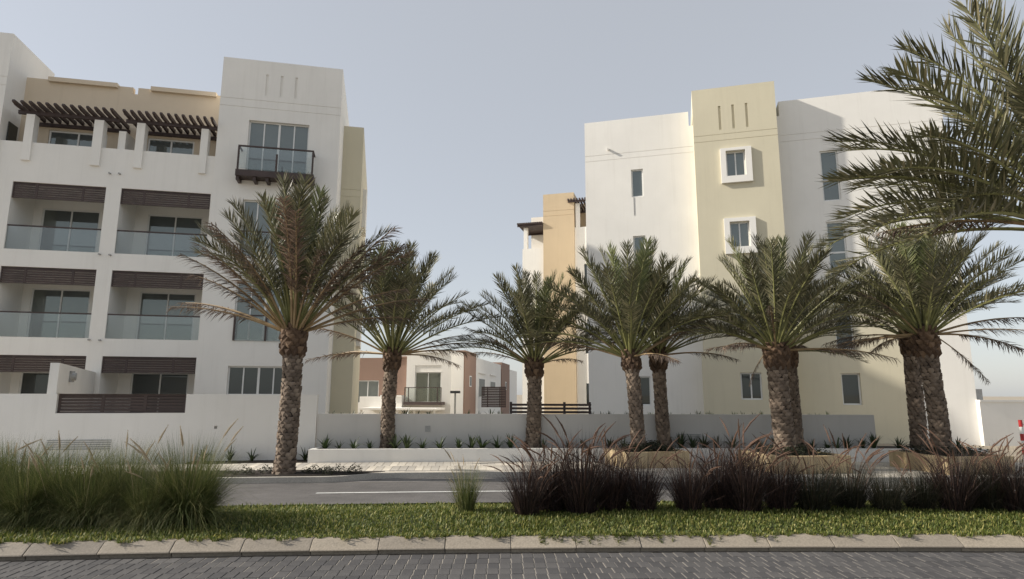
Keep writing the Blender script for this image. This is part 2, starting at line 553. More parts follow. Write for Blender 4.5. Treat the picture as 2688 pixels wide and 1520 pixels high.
# pale pavement slabs in front of the planter
SW = 0.19
sl_me = MB().cbox(-SW / 2 + 0.003, SW / 2 - 0.003, -0.46, 0.46, -0.02, 0.0, 0.004).mesh('slab', M['slab'])
for i in range(-36, 22):
    x = i * SW + 0.05
    rz = math.atan(0.07 - 0.0076 * x)
    for r in range(2):
        y = planterY(x) - 0.47 - 0.93 * r
        if y - 0.45 < far_kerbY(x) + 0.15: continue
        link('slab', sl_me, pave, (x, y, 0.128 + prg.uniform(-0.002, 0.002)), rz)

# planting bed at the road corner round the leaning palm, and the strip along the garden wall
bm_ = MB()
xs = [-9.2 + 6.3 * i / 40 for i in range(41)]
for a, b in zip(xs, xs[1:]):
    w = lambda x: 0.95 * max(0.0, min(1.0, (x + 9.2) / 0.5, (-2.9 - x) / 1.6))
    y0 = lambda x: far_kerbY(x) + 0.17
    bm_.quad((a, y0(a), 0.136), (b, y0(b), 0.136), (b, y0(b) + w(b), 0.150), (a, y0(a) + w(a), 0.150))
tag(bm_.build('planting_bed', M['soil']), kind='structure')


# ------------------------------------------------------------------ building helpers
def window(parent, u0, u1, z0, z1, y, n=2, pane='pane', fw=0.05, name='window', hbar=None, sub=None):
    """frame set into a hole at depth y, panes a little behind; hbar = height of a transom; sub = widths of mullions"""
    fr = MB()
    d0, d1 = y, y + 0.07
    fr.box(u0, u0 + fw, d0, d1, z0, z1); fr.box(u1 - fw, u1, d0, d1, z0, z1)
    fr.box(u0 + fw, u1 - fw, d0, d1, z0, z0 + fw); fr.box(u0 + fw, u1 - fw, d0, d1, z1 - fw, z1)
    w = (u1 - u0) / n
    for k in range(1, n):
        m = fw * (0.8 if (n == 4 and k == 2) else 0.45)
        fr.box(u0 + w * k - m, u0 + w * k + m, d0 + 0.004, d1, z0 + fw, z1 - fw)
    cuts = [z0 + fw]
    if hbar:
        fr.box(u0 + fw, u1 - fw, d0 + 0.006, d1 - 0.003, hbar - 0.04, hbar + 0.04)
    f = fr.build(name, M['frame'], parent)
    for k in range(n):
        zz = [(z0 + fw, z1 - fw)] if not hbar else [(z0 + fw, hbar - 0.04), (hbar + 0.04, z1 - fw)]
        for a, b in zz:
            MB().box(u0 + w * k + (fw if k == 0 else 0.02), u0 + w * (k + 1) - (fw if k == n - 1 else 0.02), d0 + 0.035, d0 + 0.05, a, b).build('pane', M[pane], f)
    return f


def louvre(parent, u0, u1, z0, z1, y, n, name='louvre_panel', t=0.04, cols=(0.25, 0.75)):
    fr = MB()
    fr.box(u0, u1, y, y + t, z1 - 0.05, z1); fr.box(u0, u1, y, y + t, z0, z0 + 0.04)
    fr.box(u0, u0 + 0.05, y, y + t, z0 + 0.04, z1 - 0.05); fr.box(u1 - 0.05, u1, y, y + t, z0 + 0.04, z1 - 0.05)
    for c in cols:
        uc = u0 + (u1 - u0) * c
        fr.box(uc - 0.04, uc + 0.04, y, y + t, z0 + 0.04, z1 - 0.05)
    f = fr.build(name, M['wood'], parent)
    h = (z1 - z0 - 0.09) / n
    me = None
    for k in range(n):
        if me is None:
            me = MB().hexa([(u0 + 0.02, y + 0.006, 0), (u1 - 0.02, y + 0.006, 0), (u1 - 0.02, y + 0.03, 0.012), (u0 + 0.02, y + 0.03, 0.012),
                            (u0 + 0.02, y + 0.006, h * 0.76), (u1 - 0.02, y + 0.006, h * 0.76), (u1 - 0.02, y + 0.03, h * 0.76 + 0.012), (u0 + 0.02, y + 0.03, h * 0.76 + 0.012)]).mesh('slat', M['wood'])
        link('slat', me, f, (0, 0, z0 + 0.04 + h * k + h * 0.1))
    return f


def railing(parent, u0, u1, z0, z1, y, posts=(), name='balustrade'):
    r = MB().box(u0, u1, y - 0.03, y + 0.03, z1 - 0.05, z1)
    for p in posts: r.box(p - 0.035, p + 0.035, y - 0.03, y + 0.03, z0, z1 - 0.05)
    f = r.build(name, M['wood'], parent)
    MB().box(u0 + 0.01, u1 - 0.01, y - 0.006, y + 0.006, z0 + 0.01, z1 - 0.05).build('glass_panel', M['glass'], f)
    return f


# ------------------------------------------------------------------ left apartment block (local x along facade, y into the building)
LB = empty('apartment_building', (-12.459, 24.6, 0), R_(12))
tag(LB, 'white apartment block with recessed balconies, dark louvres and roof pergolas', 'building')
rows = [(7.34, 10.03), (3.97, 6.66), (0.60, 3.29)]
bays = [(-7.17, -3.90), (-3.35, -0.01)]
holes = [(a, b, c, d, 1.7) for c, d in rows for a, b in bays]
mw = MB()
mw.wall(-7.82, 0.06, -0.3, 11.67, 0.0, holes)
mw.shell(-7.82, 0.06, 0.0, 12, -0.3, 10.62, top=False)
mw.quad((-7.82, 0.0, 11.67), (0.06, 0.0, 11.67), (0.06, 0.2, 11.67), (-7.82, 0.2, 11.67))
mw.quad((-7.82, 0.2, 11.67), (0.06, 0.2, 11.67), (0.06, 0.2, 10.62), (-7.82, 0.2, 10.62))
mw.quad((-7.82, 0.2, 10.62), (0.06, 0.2, 10.62), (0.06, 1.15, 10.62), (-7.82, 1.15, 10.62))
doors = {(0, 0): (-6.86, -4.70), (0, 1): (-2.87, -0.69)}
for c, d in rows:
    for bi, (a, b) in enumerate(bays):
        u0, u1 = doors[(0, bi)]
        mw.wall(a, b, c, d, 1.7, [(u0, u1, c, d - 0.56, 0.12)], 'all')
mw.build('wall', M['white'], LB)
for ri, (c, d) in enumerate(rows):
    for bi, (a, b) in enumerate(bays):
        u0, u1 = doors[(0, bi)]
        window(LB, u0 + 0.002, u1 - 0.002, c + 0.002, d - 0.562, 1.73, 2, 'pane' if ri < 2 else 'pane_dark', 0.06, 'balcony_door')
        louvre(LB, a + 0.003, b - 0.003, d - 0.64, d - 0.004, 0.05, 6)
        if ri < 2:
            railing(LB, a + 0.003, b - 0.003, c + 0.003, c + 0.97, 0.06)
# penthouse set back behind the roof terrace
PY, PT = 1.15, 14.62
pw = MB()
pw.wall(-7.95, 0.06, 10.62, PT, PY, [(-6.75, -4.55, 10.7, 12.70, 0.12), (-3.0, -1.15, 10.7, 12.70, 0.12), (-7.95, 0.06, 13.42, 13.44, 0.015), (-7.95, 0.06, 13.16, 13.18, 0.015)], 'all')
pw.shell(-7.95, 0.06, PY, 12, 10.62, PT)
pw.box(-7.95, -3.78, PY, PY + 0.25, PT, 14.92)
pw.box(-3.58, 0.06, PY, PY + 0.25, PT, 14.92)
pw.build('penthouse_wall', M['peach'], LB)
MB().box(-6.97, -4.36, PY - 0.15, PY + 0.27, 14.80, 14.99).build('coping', M['peach'], LB)
MB().box(-3.05, -0.42, PY - 0.15, PY + 0.27, 14.80, 14.99).build('coping', M['peach'], LB)
window(LB, -6.748, -4.552, 10.702, 12.698, PY + 0.05, 2, 'pane', 0.07)
window(LB, -2.998, -1.152, 10.702, 12.698, PY + 0.05, 2, 'pane', 0.07)
# pergola posts on the parapet
for a, b, zt, zb in ((-6.98, -6.68, 12.80, 10.90), (-4.56, -4.22, 12.80, 10.88), (-3.00, -2.69, 12.82, 10.90), (-0.56, -0.28, 12.80, 10.86)):
    MB().box(a, b, -0.10, 0.26, zb, zt).build('pergola_post', M['white'], LB)
MB().box(-3.75, -3.48, 0.204, 1.145, 11.0, 12.52).build('dividing_wall', M['white'], LB)
for a, b, n in ((-7.35, -3.70, 13), (-3.47, 0.02, 13)):
    bm = MB().box(a, b, 0.02, 0.12, 12.84, 12.99)
    bm.box(a + 0.1, b, 1.03, 1.145, 12.80, 12.94)
    pg = bm.build('pergola', M['wood'], LB)
    rm = MB().hexa([(-0.045, -0.62, 13.06), (0.045, -0.62, 13.06), (0.045, -0.4, 12.99), (-0.045, -0.4, 12.99),
                    (-0.045, -0.60, 13.14), (0.045, -0.60, 13.14), (0.045, -0.4, 13.14), (-0.045, -0.4, 13.14)])
    rm = rm.box(-0.045, 0.045, -0.4, 1.14, 12.991, 13.141).mesh('rafter', M['wood'])
    for k in range(n):
        link('rafter', rm, pg, (a + 0.12 + (b - a - 0.22) * k / (n - 1), 0, 0))
# tower
tw = MB()
tholes = [(1.27, 3.72, 10.98, 13.36, 0.18), (1.28, 3.56, 7.46, 9.85, 0.18), (1.28, 3.56, 3.98, 6.42, 0.18), (1.21, 3.50, 1.82, 2.97, 0.14)]
tslots = [(u - 0.05, u + 0.05, 14.52, 15.50, 0.05) for u in (1.87, 2.47, 3.07)]
tgro = [(0.06, 5.0, 14.27, 14.29, 0.02), (0.06, 5.0, 13.92, 13.94, 0.02)]
tw.wall(0.06, 5.0, -0.3, 16.12, -0.12, tholes + tslots + tgro, range(4, 9))
tw.shell(0.06, 5.0, -0.12, 6.0, -0.3, 16.12, top=True)
tw.build('tower_wall', M['white'], LB)
for i, (a, b, c, d, t) in enumerate(tholes):
    window(LB, a + 0.002, b - 0.002, c + 0.002, d - 0.002, 0.0 if i < 3 else -0.03, 4, 'pane' if i < 3 else 'pane_dark', 0.055)
    if i in (1, 2):
        railing(LB, a, b, c + 0.002, c + 1.05, -0.16, (a + 0.05, (a + b) / 2 + 0.1, b - 0.05), 'juliet_balustrade')
MB().box(1.10, 3.64, -0.16, -0.122, 1.72, 1.815).build('window_sill', M['white'], LB)
bal = MB().box(1.02, 4.08, -0.72, -0.122, 10.68, 10.94)
for u in (1.10, 1.75, 2.25, 2.75, 3.25, 4.0):
    bal.box(u - 0.06, u + 0.06, -0.66, -0.122, 10.52, 10.68)
bal = bal.build('balcony', M['wood'], LB)
r = MB().box(1.06, 4.04, -0.72, -0.66, 11.93, 11.99)
for u in (1.09, 2.58, 4.01): r.box(u - 0.035, u + 0.035, -0.72, -0.66, 10.94, 11.93 if u != 2.58 else 11.7)
for u in (1.09, 4.01): r.box(u - 0.03, u + 0.03, -0.66, -0.125, 11.93, 11.985)
r.build('balcony_rail', M['wood'], bal)
MB().box(1.13, 3.97, -0.695, -0.685, 10.99, 11.92).build('glass_panel', M['glass'], bal)
# tower block at the far left, same height
ft = MB()
ft.wall(-13.0, -7.82, -0.3, 16.14, -0.12, [(-13.0, -7.82, 14.27, 14.29, 0.02), (-13.0, -7.82, 13.92, 13.94, 0.02)], 'all')
ft.shell(-13.0, -7.82, -0.12, 3.15, -0.3, 16.14)
ft.shell(-13.0, -7.95, 3.15, 9.0, -0.3, 15.9)
ft.build('side_tower_wall', M['white'], LB)
MB().box(-7.812, -7.77, 0.35, 0.95, 10.62, 12.6).build('terrace_door', M['pane_dark'], LB)
# cream wing behind the tower
wg = MB()
wg.wall(3.5, 5.92, -0.3, 14.48, 2.2, [(3.5, 5.92, 11.0, 11.02, 0.02), (3.5, 5.92, 11.34, 11.36, 0.02)], 'all')
wg.shell(3.5, 5.92, 2.2, 12, -0.3, 14.48)
wg.build('wing_wall', M['cream'], LB)
MB().box(5.922, 6.10, 4.6, 6.6, 10.2, 12.2).build('bay_surround', M['white'], LB)
MB().box(5.922, 6.10, 4.6, 6.6, 4.2, 6.2).build('bay_surround', M['white'], LB)
for u, z in ((-3.81, 10.60), (-3.46, 10.61), (-3.84, 7.27), (-3.47, 7.26), (-3.85, 3.91), (-3.48, 3.90)):
    MB().tube([(u, 0.02, z), (u, -0.14, z - 0.01)], [0.035, 0.035], 8).build('drain_spout', M['metal'], LB)

# ------------------------------------------------------------------ garden wall in front of the left block
GW = empty('garden_wall', (-5.359, 17.35, 0), R_(9.5))
tag(GW, 'white rendered garden wall with a dark louvred panel below the left balconies', 'wall')
g = MB()
g.wall(-16.0, 0.0, -0.1, 1.87, 0.0, [(-6.50, -3.38, 1.375, 1.88, 0.2), (-2.62, -2.54, 0.96, 1.04, 0.1)], (1,))
for a, b in ((-16.0, -6.50), (-3.38, 0.0)):
    g.quad((a, 0, 1.87), (b, 0, 1.87), (b, 0.2, 1.87), (a, 0.2, 1.87))
g.quad((0, 0, -0.1), (0, 0.2, -0.1), (0, 0.2, 1.87), (0, 0, 1.87))
g.quad((0, 0.2, -0.1), (-16, 0.2, -0.1), (-16, 0.2, 1.37), (0, 0.2, 1.37))
g.build('wall_body', M['white2'], GW)
louvre(GW, -6.495, -3.385, 1.38, 1.872, 0.08, 5, cols=(0.34, 0.67))
pvw = MB().hexa([(-6.77, 0.03, 1.0), (-6.55, 0.03, 1.0), (-9.30, 8.12, 1.0), (-9.52, 8.12, 1.0), (-6.77, 0.03, 2.67), (-6.55, 0.03, 2.67), (-9.30, 8.12, 2.67), (-9.52, 8.12, 2.67)])
pvw.build('privacy_wall', M['white2'], GW)
lt = MB().tube([(-7.20, 1.95, 2.36), (-7.05, 2.0, 2.36)], [0.13, 0.11], 12)
lt.box(-7.24, -7.12, 1.85, 2.05, 2.20, 2.52)
lt.build('wall_lamp', M['metal'], GW)
vg = MB()
for k in range(5): vg.box(-6.6, -5.1, -0.02, -0.002, 0.46 + 0.055 * k, 0.485 + 0.055 * k)
vg.build('vent_grille', M['metal'], GW)
tag(MB().box(-3.1, 0.05, -0.52, -0.02, -0.06, 0.135).build('soil_strip', M['soil'], None, (-5.359, 17.35, 0), R_(9.5)), kind='structure')


# ------------------------------------------------------------------ low wall and long planter along the pavement
def ribbon(fy0, fy1, x0, x1, z0, z1, n=40):
    mb = MB()
    xs = [x0 + (x1 - x0) * i / n for i in range(n + 1)]
    for a, b in zip(xs, xs[1:]):
        mb.quad((a, fy0(a), z0), (b, fy0(b), z0), (b, fy0(b), z1), (a, fy0(a), z1))
        mb.quad((b, fy1(b), z0), (a, fy1(a), z0), (a, fy1(a), z1), (b, fy1(b), z1))
        mb.quad((a, fy0(a), z1), (b, fy0(b), z1), (b, fy1(b), z1), (a, fy1(a), z1))
    for x in (x0, x1):
        mb.quad((x, fy0(x), z0), (x, fy1(x), z0), (x, fy1(x), z1), (x, fy0(x), z1))
    return mb


wallY = lambda x: planterY(x) + 0.78
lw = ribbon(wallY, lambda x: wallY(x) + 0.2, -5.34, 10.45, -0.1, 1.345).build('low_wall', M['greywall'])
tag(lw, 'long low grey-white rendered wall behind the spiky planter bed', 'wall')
MB().box(-2.41, -2.27, wallY(-2.3) - 0.03, wallY(-2.3) + 0.02, 0.86, 1.02).build('socket_box', M['metal'], lw)
vg = MB()
for k in range(4): vg.box(4.75, 5.4, wallY(5.1) - 0.03, wallY(5.1) + 0.03, 0.62 + 0.05 * k, 0.645 + 0.05 * k)
vg.build('vent_grille', M['metal'], lw)
# terrace fill behind the low wall
tf = MB()
xs = [-5.3 + 15.7 * i / 30 for i in range(31)]
for a, b in zip(xs, xs[1:]):
    tf.quad((a, wallY(a) + 0.18, 1.18), (b, wallY(b) + 0.18, 1.18), (b, 24.0, 1.1), (a, 24.0, 1.1))
    tf.quad((a, 24.0, 1.1), (b, 24.0, 1.1), (b, 24.1, -0.1), (a, 24.1, -0.1))
tag(tf.build('terrace', M['soil']), kind='structure')
LF = empty('louvred_fence', (-0.05, wallY(1) + 0.5, 1.18))
tag(LF, 'low dark brown horizontal slat fence standing behind the grey wall', 'fence')
for k in range(4):
    MB().box(0.0, 2.38, -0.02, 0.02, 0.07 + 0.105 * k, 0.135 + 0.105 * k).build('slat', M['wood'], LF)
for x in (0.03, 0.8, 1.6, 2.34):
    MB().box(x - 0.035, x + 0.035, 0.021, 0.06, 0.0, 0.50).build('post', M['wood'], LF)

PL = ribbon(lambda x: planterY(x), lambda x: planterY(x) + 0.14, -5.3, 13.0, 0.05, 0.46, 60)
PL.quad((-5.3, planterY(-5.3) + 0.14, 0.05), (-5.3, wallY(-5.3), 0.05), (-5.3, wallY(-5.3), 0.46), (-5.3, planterY(-5.3) + 0.14, 0.46))
PL.box(-5.3, -5.16, planterY(-5.3) + 0.141, wallY(-5.3) - 0.003, 0.05, 0.461)
PL.box(12.86, 13.0, planterY(13) + 0.141, planterY(13) + 1.6, 0.05, 0.461)
PL = PL.build('planter_wall', M['white'])
tag(PL, 'long low white planter wall beside the pale pavement', 'planter')
tag(strip('planter_soil', lambda x: planterY(x) + 0.13, lambda x: planterY(x) + 1.6, -5.2, 12.9, 0.415, M['soil'], 40))
bpy.data.objects['planter_soil'].parent = PL
bpy.data.objects['planter_soil'].pop('kind', None)

# three honey-stone planters on the pavement
sp = [((2.78, 15.45), 1.72, 1.30, 'honey stone box planter holding a single palm, beside the long white planter'),
      ((6.10, 14.62), 1.86, 1.80, 'honey stone box planter holding the thickest palm trunk'),
      ((9.98, 14.62), 1.78, 1.80, 'honey stone box planter nearest the red and white pole')]
SPL = []
for (x, y), w, d, lab in sp:
    e = empty('stone_planter', (x, y, 0.112), R_(15 if d < 1.5 else 9))
    tag(e, lab, 'planter', 'stone planters on the pavement')
    H, t = 0.40, 0.14
    MB().box(t * 0.6, w - t * 0.6, t * 0.6, d - t * 0.6, 0, 0.37).build('soil_fill', M['soil'], e)
    n = 3
    for k in range(n):
        a, b = w * k / n, w * (k + 1) / n
        for yy, dd in ((0, 1), (d, -1)):
            MB().cbox(a + 0.002, b - 0.002, min(yy, yy + dd * t), max(yy, yy + dd * t), 0, H + rng.uniform(-0.002, 0.002), 0.008).build('stone_slab', M['stone'], e)
    for k in range(n):
        a, b = t + (d - 2 * t) * k / n, t + (d - 2 * t) * (k + 1) / n
        for x0 in (0, w - t):
            MB().cbox(x0, x0 + t, a + 0.002, b - 0.002, 0, H + rng.uniform(-0.002, 0.002), 0.008).build('stone_slab', M['stone'], e)
    SPL.append((e, w, d))

# ------------------------------------------------------------------ right apartment block
RB = empty('apartment_building', (8.370, 27.4, 0), R_(-15.5))
tag(RB, 'white and cream apartment block with square white window surrounds and sunlit parapet', 'building')
# cream tower
ct = MB()
ch = [(1.47, 2.31, 11.71, 12.92, 0.16), (1.47, 2.31, 8.40, 9.57, 0.16), (1.55, 2.41, 5.1, 6.25, 0.16)]
cs = [(u - 0.055, u + 0.055, 14.02, 15.19, 0.06) for u in (1.31, 1.90, 2.49)]
cg = [(0.11, 3.75, 13.79, 13.81, 0.02), (0.11, 3.75, 13.49, 13.51, 0.02)]
ct.wall(0.11, 3.75, 3.74, 16.11, 0.0, ch + cs + cg, range(3, 8))
ct.shell(0.11, 3.75, 0.0, 5.0, 3.74, 16.11)
ct.wall(0.02, 3.80, -0.2, 3.74, -0.08, [(1.55, 2.41, 1.70, 2.85, 0.16)])
ct.shell(0.02, 3.80, -0.08, 5.0, -0.2, 3.74)
ct.build('tower_wall', M['cream'], RB)
for a, b, c, d, t in ch: window(RB, a + 0.002, b - 0.002, c + 0.002, d - 0.002, 0.09, 2, 'pane', 0.06)
window(RB, 1.552, 2.408, 1.702, 2.848, 0.0, 2, 'pane_dark', 0.06)
for z0, z1, h0, h1 in ((11.40, 13.05, 11.71, 12.92), (8.10, 9.74, 8.40, 9.57)):
    fr = MB()
    a, b = 1.24, 2.575
    fr.box(a, 1.47, -0.135, -0.002, z0, z1); fr.box(2.31, b, -0.135, -0.002, z0, z1)
    fr.box(1.47, 2.31, -0.135, -0.002, z0, h0); fr.box(1.47, 2.31, -0.135, -0.002, h1, z1)
    fr.build('window_surround', M['white'], RB)
# white wall left of the tower
wl_ = MB()
wh = [(-2.88, -2.31, 11.37, 12.77, 0.16), (-2.88, -2.31, 8.0, 9.42, 0.16), (-2.88, -2.31, 4.7, 6.1, 0.16), (-2.80, -2.28, 1.41, 2.73, 0.16)]
wg_ = [(-5.13, 0.11, 13.66, 13.68, 0.02), (-5.13, 0.11, 13.37, 13.39, 0.02), (-5.13, 0.11, 14.72, 14.73, 0.001)]
wl_.wall(-5.13, 0.11, -0.2, 14.72, 0.8, wh + wg_[:2], (4, 5))
wl_.wall(-5.13, -0.07, 14.72, 15.45, 0.8)
wl_.shell(-5.13, -0.07, 0.8, 11.0, 14.72, 15.45)
wl_.shell(-5.13, 0.11, 0.8, 11.0, -0.2, 14.72)
wl_.build('white_wall', M['white'], RB)
for i, (a, b, c, d, t) in enumerate(wh): window(RB, a + 0.002, b - 0.002, c + 0.002, d - 0.002, 0.89, 1, 'pane' if i < 3 else 'pane_dark', 0.06)
MB().box(-2.80, -2.775, 0.78, 0.798, 10.45, 11.36).build('drip_stain_strip', M['metal'], RB)  # thin raised strip added to stand for a drip stain below the window
MB().tube([(-3.95, 0.82, 13.93), (-3.95, 0.62, 13.90)], [0.06, 0.06], 8).build('drain_spout', M['white'], RB)
# white wall right of the tower, recessed
wr = MB()
rh = [(5.58, 6.31, 10.49, 12.85, 0.16), (5.60, 6.35, 7.15, 9.53, 0.16)]
rg = [(4.0, 10.58, 13.77, 13.79, 0.02), (4.0, 10.58, 13.46, 13.48, 0.02)]
wr.wall(3.75, 4.0, 6.6, 14.75, 0.85)
wr.wall(4.0, 10.58, 6.6, 15.47, 0.85, rh + rg, (2, 3))
wr.wall(8.25, 10.58, -0.2, 6.6, 0.85)
wr.shell(4.0, 10.58, 0.85, 11.0, -0.2, 15.47)
wr.quad((3.75, 0.85, 14.75), (4.0, 0.85, 14.75), (4.0, 5.2, 14.75), (3.75, 5.2, 14.75))
wr.build('white_wall', M['white'], RB)
for a, b, c, d, t in rh: window(RB, a + 0.002, b - 0.002, c + 0.002, d - 0.002, 0.94, 1, 'pane', 0.06, hbar=c + (d - c) * 0.41)
# lower cream wall on the right
lc = MB()
lh = [(5.60, 6.32, 3.84, 6.2, 0.2), (5.67, 6.41, 1.50, 2.83, 0.2)]
lc.wall(3.80, 8.25, -0.2, 6.6, 0.80, lh)
lc.quad((3.8, 0.80, 6.6), (8.25, 0.80, 6.6), (8.25, 0.9, 6.6), (3.8, 0.9, 6.6))
lc.quad((8.25, 0.80, -0.2), (8.25, 0.9, -0.2), (8.25, 0.9, 6.6), (8.25, 0.80, 6.6))
lc.build('lower_wall', M['cream'], RB)
for a, b, c, d, t in lh: window(RB, a + 0.002, b - 0.002, c + 0.002, d - 0.002, 0.93, 1, 'pane_dark', 0.06)
MB().box(10.582, 10.86, 1.0, 1.5, 1.69, 2.17).build('air_vent', M['metal'], RB)
# rear wing
rw = MB()
rw.wall(-11.06, -9.58, -0.2, 11.65, 11.2); rw.shell(-11.06, -9.58, 11.2, 22, -0.2, 11.65)
rw.wall(-10.98, -9.58, 11.65, 14.48, 13.4); rw.shell(-10.98, -9.58, 13.4, 22, 11.65, 14.48)
rw.wall(-7.45, -5.13, -0.2, 12.93, 11.2, [(-6.86, -6.0, 8.4, 10.4, 0.2), (-6.86, -6.0, 4.5, 6.5, 0.2), (-6.86, -6.0, 1.2, 2.6, 0.2)], 'all'); rw.shell(-7.45, -5.13, 11.2, 22, -0.2, 12.93)
rw.build('rear_white_wall', M['white'], RB)
rt = MB()
rt.wall(-9.56, -7.46, -0.2, 15.32, 11.0, [(-9.56, -7.46, 14.12, 14.14, 0.02), (-9.56, -7.46, 13.78, 13.80, 0.02)], 'all')
rt.shell(-9.56, -7.46, 11.0, 22, -0.2, 15.32)
rt.wall(-7.46, -5.13, 12.93, 15.28, 13.6); rt.shell(-7.46, -5.13, 13.6, 22, 12.93, 15.28)
rt.build('rear_tan_wall', M['tan'], RB)
for z0, z1 in ((8.4, 10.4), (4.5, 6.5), (1.2, 2.6)):
    MB().box(-6.85, -6.01, 11.3, 11.33, z0 + 0.01, z1 - 0.01).build('pane', M['pane_dark'], RB)
for u0, u1, y0, y1, z, pu in ((-11.35, -9.6, 10.9, 13.39, 13.15, -10.98), (-7.85, -5.3, 10.9, 13.59, 14.60, -7.38)):
    c = MB().box(u0, u1, y0, y0 + 0.08, z, z + 0.12).build('roof_pergola', M['wood'], RB)
    MB().box(u0, u1, y1 - 0.1, y1, z, z + 0.12).build('ledger', M['wood'], c)
    n = 14
    rm = MB().box(0, 0.10, y0 - 0.1, y1, z + 0.121, z + 0.24).mesh('rafter', M['wood'])
    for k in range(n): link('rafter', rm, c, (u0 + (u1 - u0 - 0.1) * k / (n - 1), 0, 0))
    MB().box(pu, pu + 0.26, 11.22, 11.5, z - 1.7, z - 0.003).build('pergola_post', M['white'], RB)
MB().tube([(-11.5, 12, 8.1), (-11.5, 12, 9.9)], [0.07, 0.07], 8).box(-11.5, -11.06, 11.97, 12.03, 8.7, 8.76).build('lamp_bracket', M['darkmetal'], RB)
# boundary wall beyond the right corner
bw = MB().box(18.75, 40.0, 25.2, 25.4, -0.1, 1.66).box(18.75, 40.0, 25.16, 25.44, 1.66, 1.74).build('boundary_wall', M['white'])
tag(bw, 'plain white boundary wall beyond the sunlit corner of the right block', 'wall')
# red and white pole
pe = empty('marker_pole', (15.05, 18.7, 0.0), 0)
tag(pe, 'red and white striped marker pole on the pavement by the white planter end', 'pole')
for k in range(6):
    MB().tube([(0, 0, 0.2 * k), (0.0, 0, 0.2 * k + 0.2)], [0.05, 0.05], 10).build('stripe_band', M['red'] if k % 2 else M['frame'], pe)
MB().tube([(0.04, 0, 1.08), (0.25, 0.0, 1.02), (0.6, 0.0, 1.0)], [0.02, 0.02, 0.02], 6).build('barrier_chain', M['frame'], pe)

# ------------------------------------------------------------------ villas behind, seen between the blocks
VB = empty('villa', (-4.468, 46.0, -2.3), R_(-8))
tag(VB, 'white and brown flat-roofed villas with glass balcony seen between the two blocks', 'building')
zb = 2.3
vw = MB()
vw.wall(-3.39, 0.0, 0.0, 5.12 + zb, 0.0, [(-2.74, -0.73, 1.27 + zb, 3.50 + zb, 0.2), (-2.75, -0.74, 3.52 + zb, 3.99 + zb, 0.06)], (1,))
vw.shell(-3.39, 0.0, 0.0, 4.3, 0.0, 5.12 + zb)
vw.box(-6.6, -3.392, -0.9, 0.55, 0.0, 1.70 + zb)
vw.box(-7.3, -6.602, -0.9, 0.55, 0.0, 1.20 + zb)
vw.build('wall', M['white'], VB)
MB().box(-2.80, -0.68, -0.14, -0.002, 4.90 + zb, 5.03 + zb).build('coping', M['white'], VB)
MB().box(-5.0, -3.4, -1.02, -0.3, 1.705 + zb, 1.80 + zb).build('coping', M['white'], VB)
vb = MB()
vb.wall(-8.6, -3.40, 0.0, 4.60 + zb, 0.6, [(-7.5, -5.72, 1.2 + zb, 2.90 + zb, 0.15)])
vb.shell(-8.6, -3.40, 0.6, 8.0, 0.0, 4.60 + zb)
vb.box(-5.4, -3.40, 0.45, 0.9, 4.602 + zb, 4.70 + zb)
for y0, y1 in ((4.3, 8.9), (23.5, 29.6)):
    MB().box(0.003, 0.10, y0, y1, 0.0, 5.40 + zb).box(-1.5, 0.002, y0 + 0.01, y1, 5.15 + zb, 5.40 + zb).build('brown_fin', M['brown'], VB)
vb.build('brown_wall', M['brown'], VB)
vs = MB().box(-6.0, 0.0, 4.305, 23.4, 0.0, 5.10 + zb).box(-6.0, 0.0, 23.51, 37.0, 0.0, 4.85 + zb)
vs.build('rear_wall', M['white'], VB)
window(VB, -2.738, -0.732, 1.272 + zb, 3.498 + zb, 0.08, 2, 'pane', 0.07, 'balcony_door')
window(VB, -7.498, -5.722, 1.202 + zb, 2.898 + zb, 0.68, 2, 'pane', 0.07)
for y0, y1, z0, z1 in ((6.1, 6.9, 2.5, 3.4), (10.6, 13.6, 1.6, 3.35), (16.6, 19.6, 2.4, 3.2), (26.0, 27.0, 2.4, 3.3)):
    f = MB().box(0.101 if y0 < 9 or y0 > 23 else 0.001, 0.13 if y0 < 9 or y0 > 23 else 0.04, y0, y1, z0 + zb, z1 + zb).build('window', M['frame'], VB)
    MB().box(0.131 if y0 < 9 or y0 > 23 else 0.041, 0.14 if y0 < 9 or y0 > 23 else 0.05, y0 + 0.1, y1 - 0.1, z0 + 0.08 + zb, z1 - 0.08 + zb).build('pane', M['pane_dark'], f)
for y0, y1 in ((10.4, 13.8), (16.4, 19.8)):
    MB().box(0.002, 0.12, y0, y1, 3.75 + zb, 3.85 + zb).build('coping', M['white'], VB)
vbal = MB().box(-3.24, -0.42, -1.0, -0.002, 1.12 + zb, 1.33 + zb).build('balcony', M['wood'], VB)
r = MB().box(-3.2, -0.46, -0.98, -0.93, 2.33 + zb, 2.38 + zb)
for u in (-3.18, -2.9, -0.75, -0.48): r.box(u - 0.03, u + 0.03, -0.98, -0.93, 1.33 + zb, 2.33 + zb)
r.build('balcony_rail', M['wood'], vbal)
MB().box(-3.15, -0.5, -0.96, -0.95, 1.36 + zb, 2.33 + zb).build('glass_panel', M['glass'], vbal)
cp = MB().box(-5.8, -0.25, -3.2, -0.6, 0.80 + zb, 0.93 + zb)
for u in (-5.6, -4.2, -3.0, -1.8, -0.4): cp.box(u - 0.06, u + 0.06, -3.1, -2.98, 0.0, 0.80 + zb)
cp.build('carport', M['white'], VB)
sc = louvre(VB, 0.4, 2.6, 0.75 + zb, 2.55 + zb, 10.0, 12, 'screen_fence')
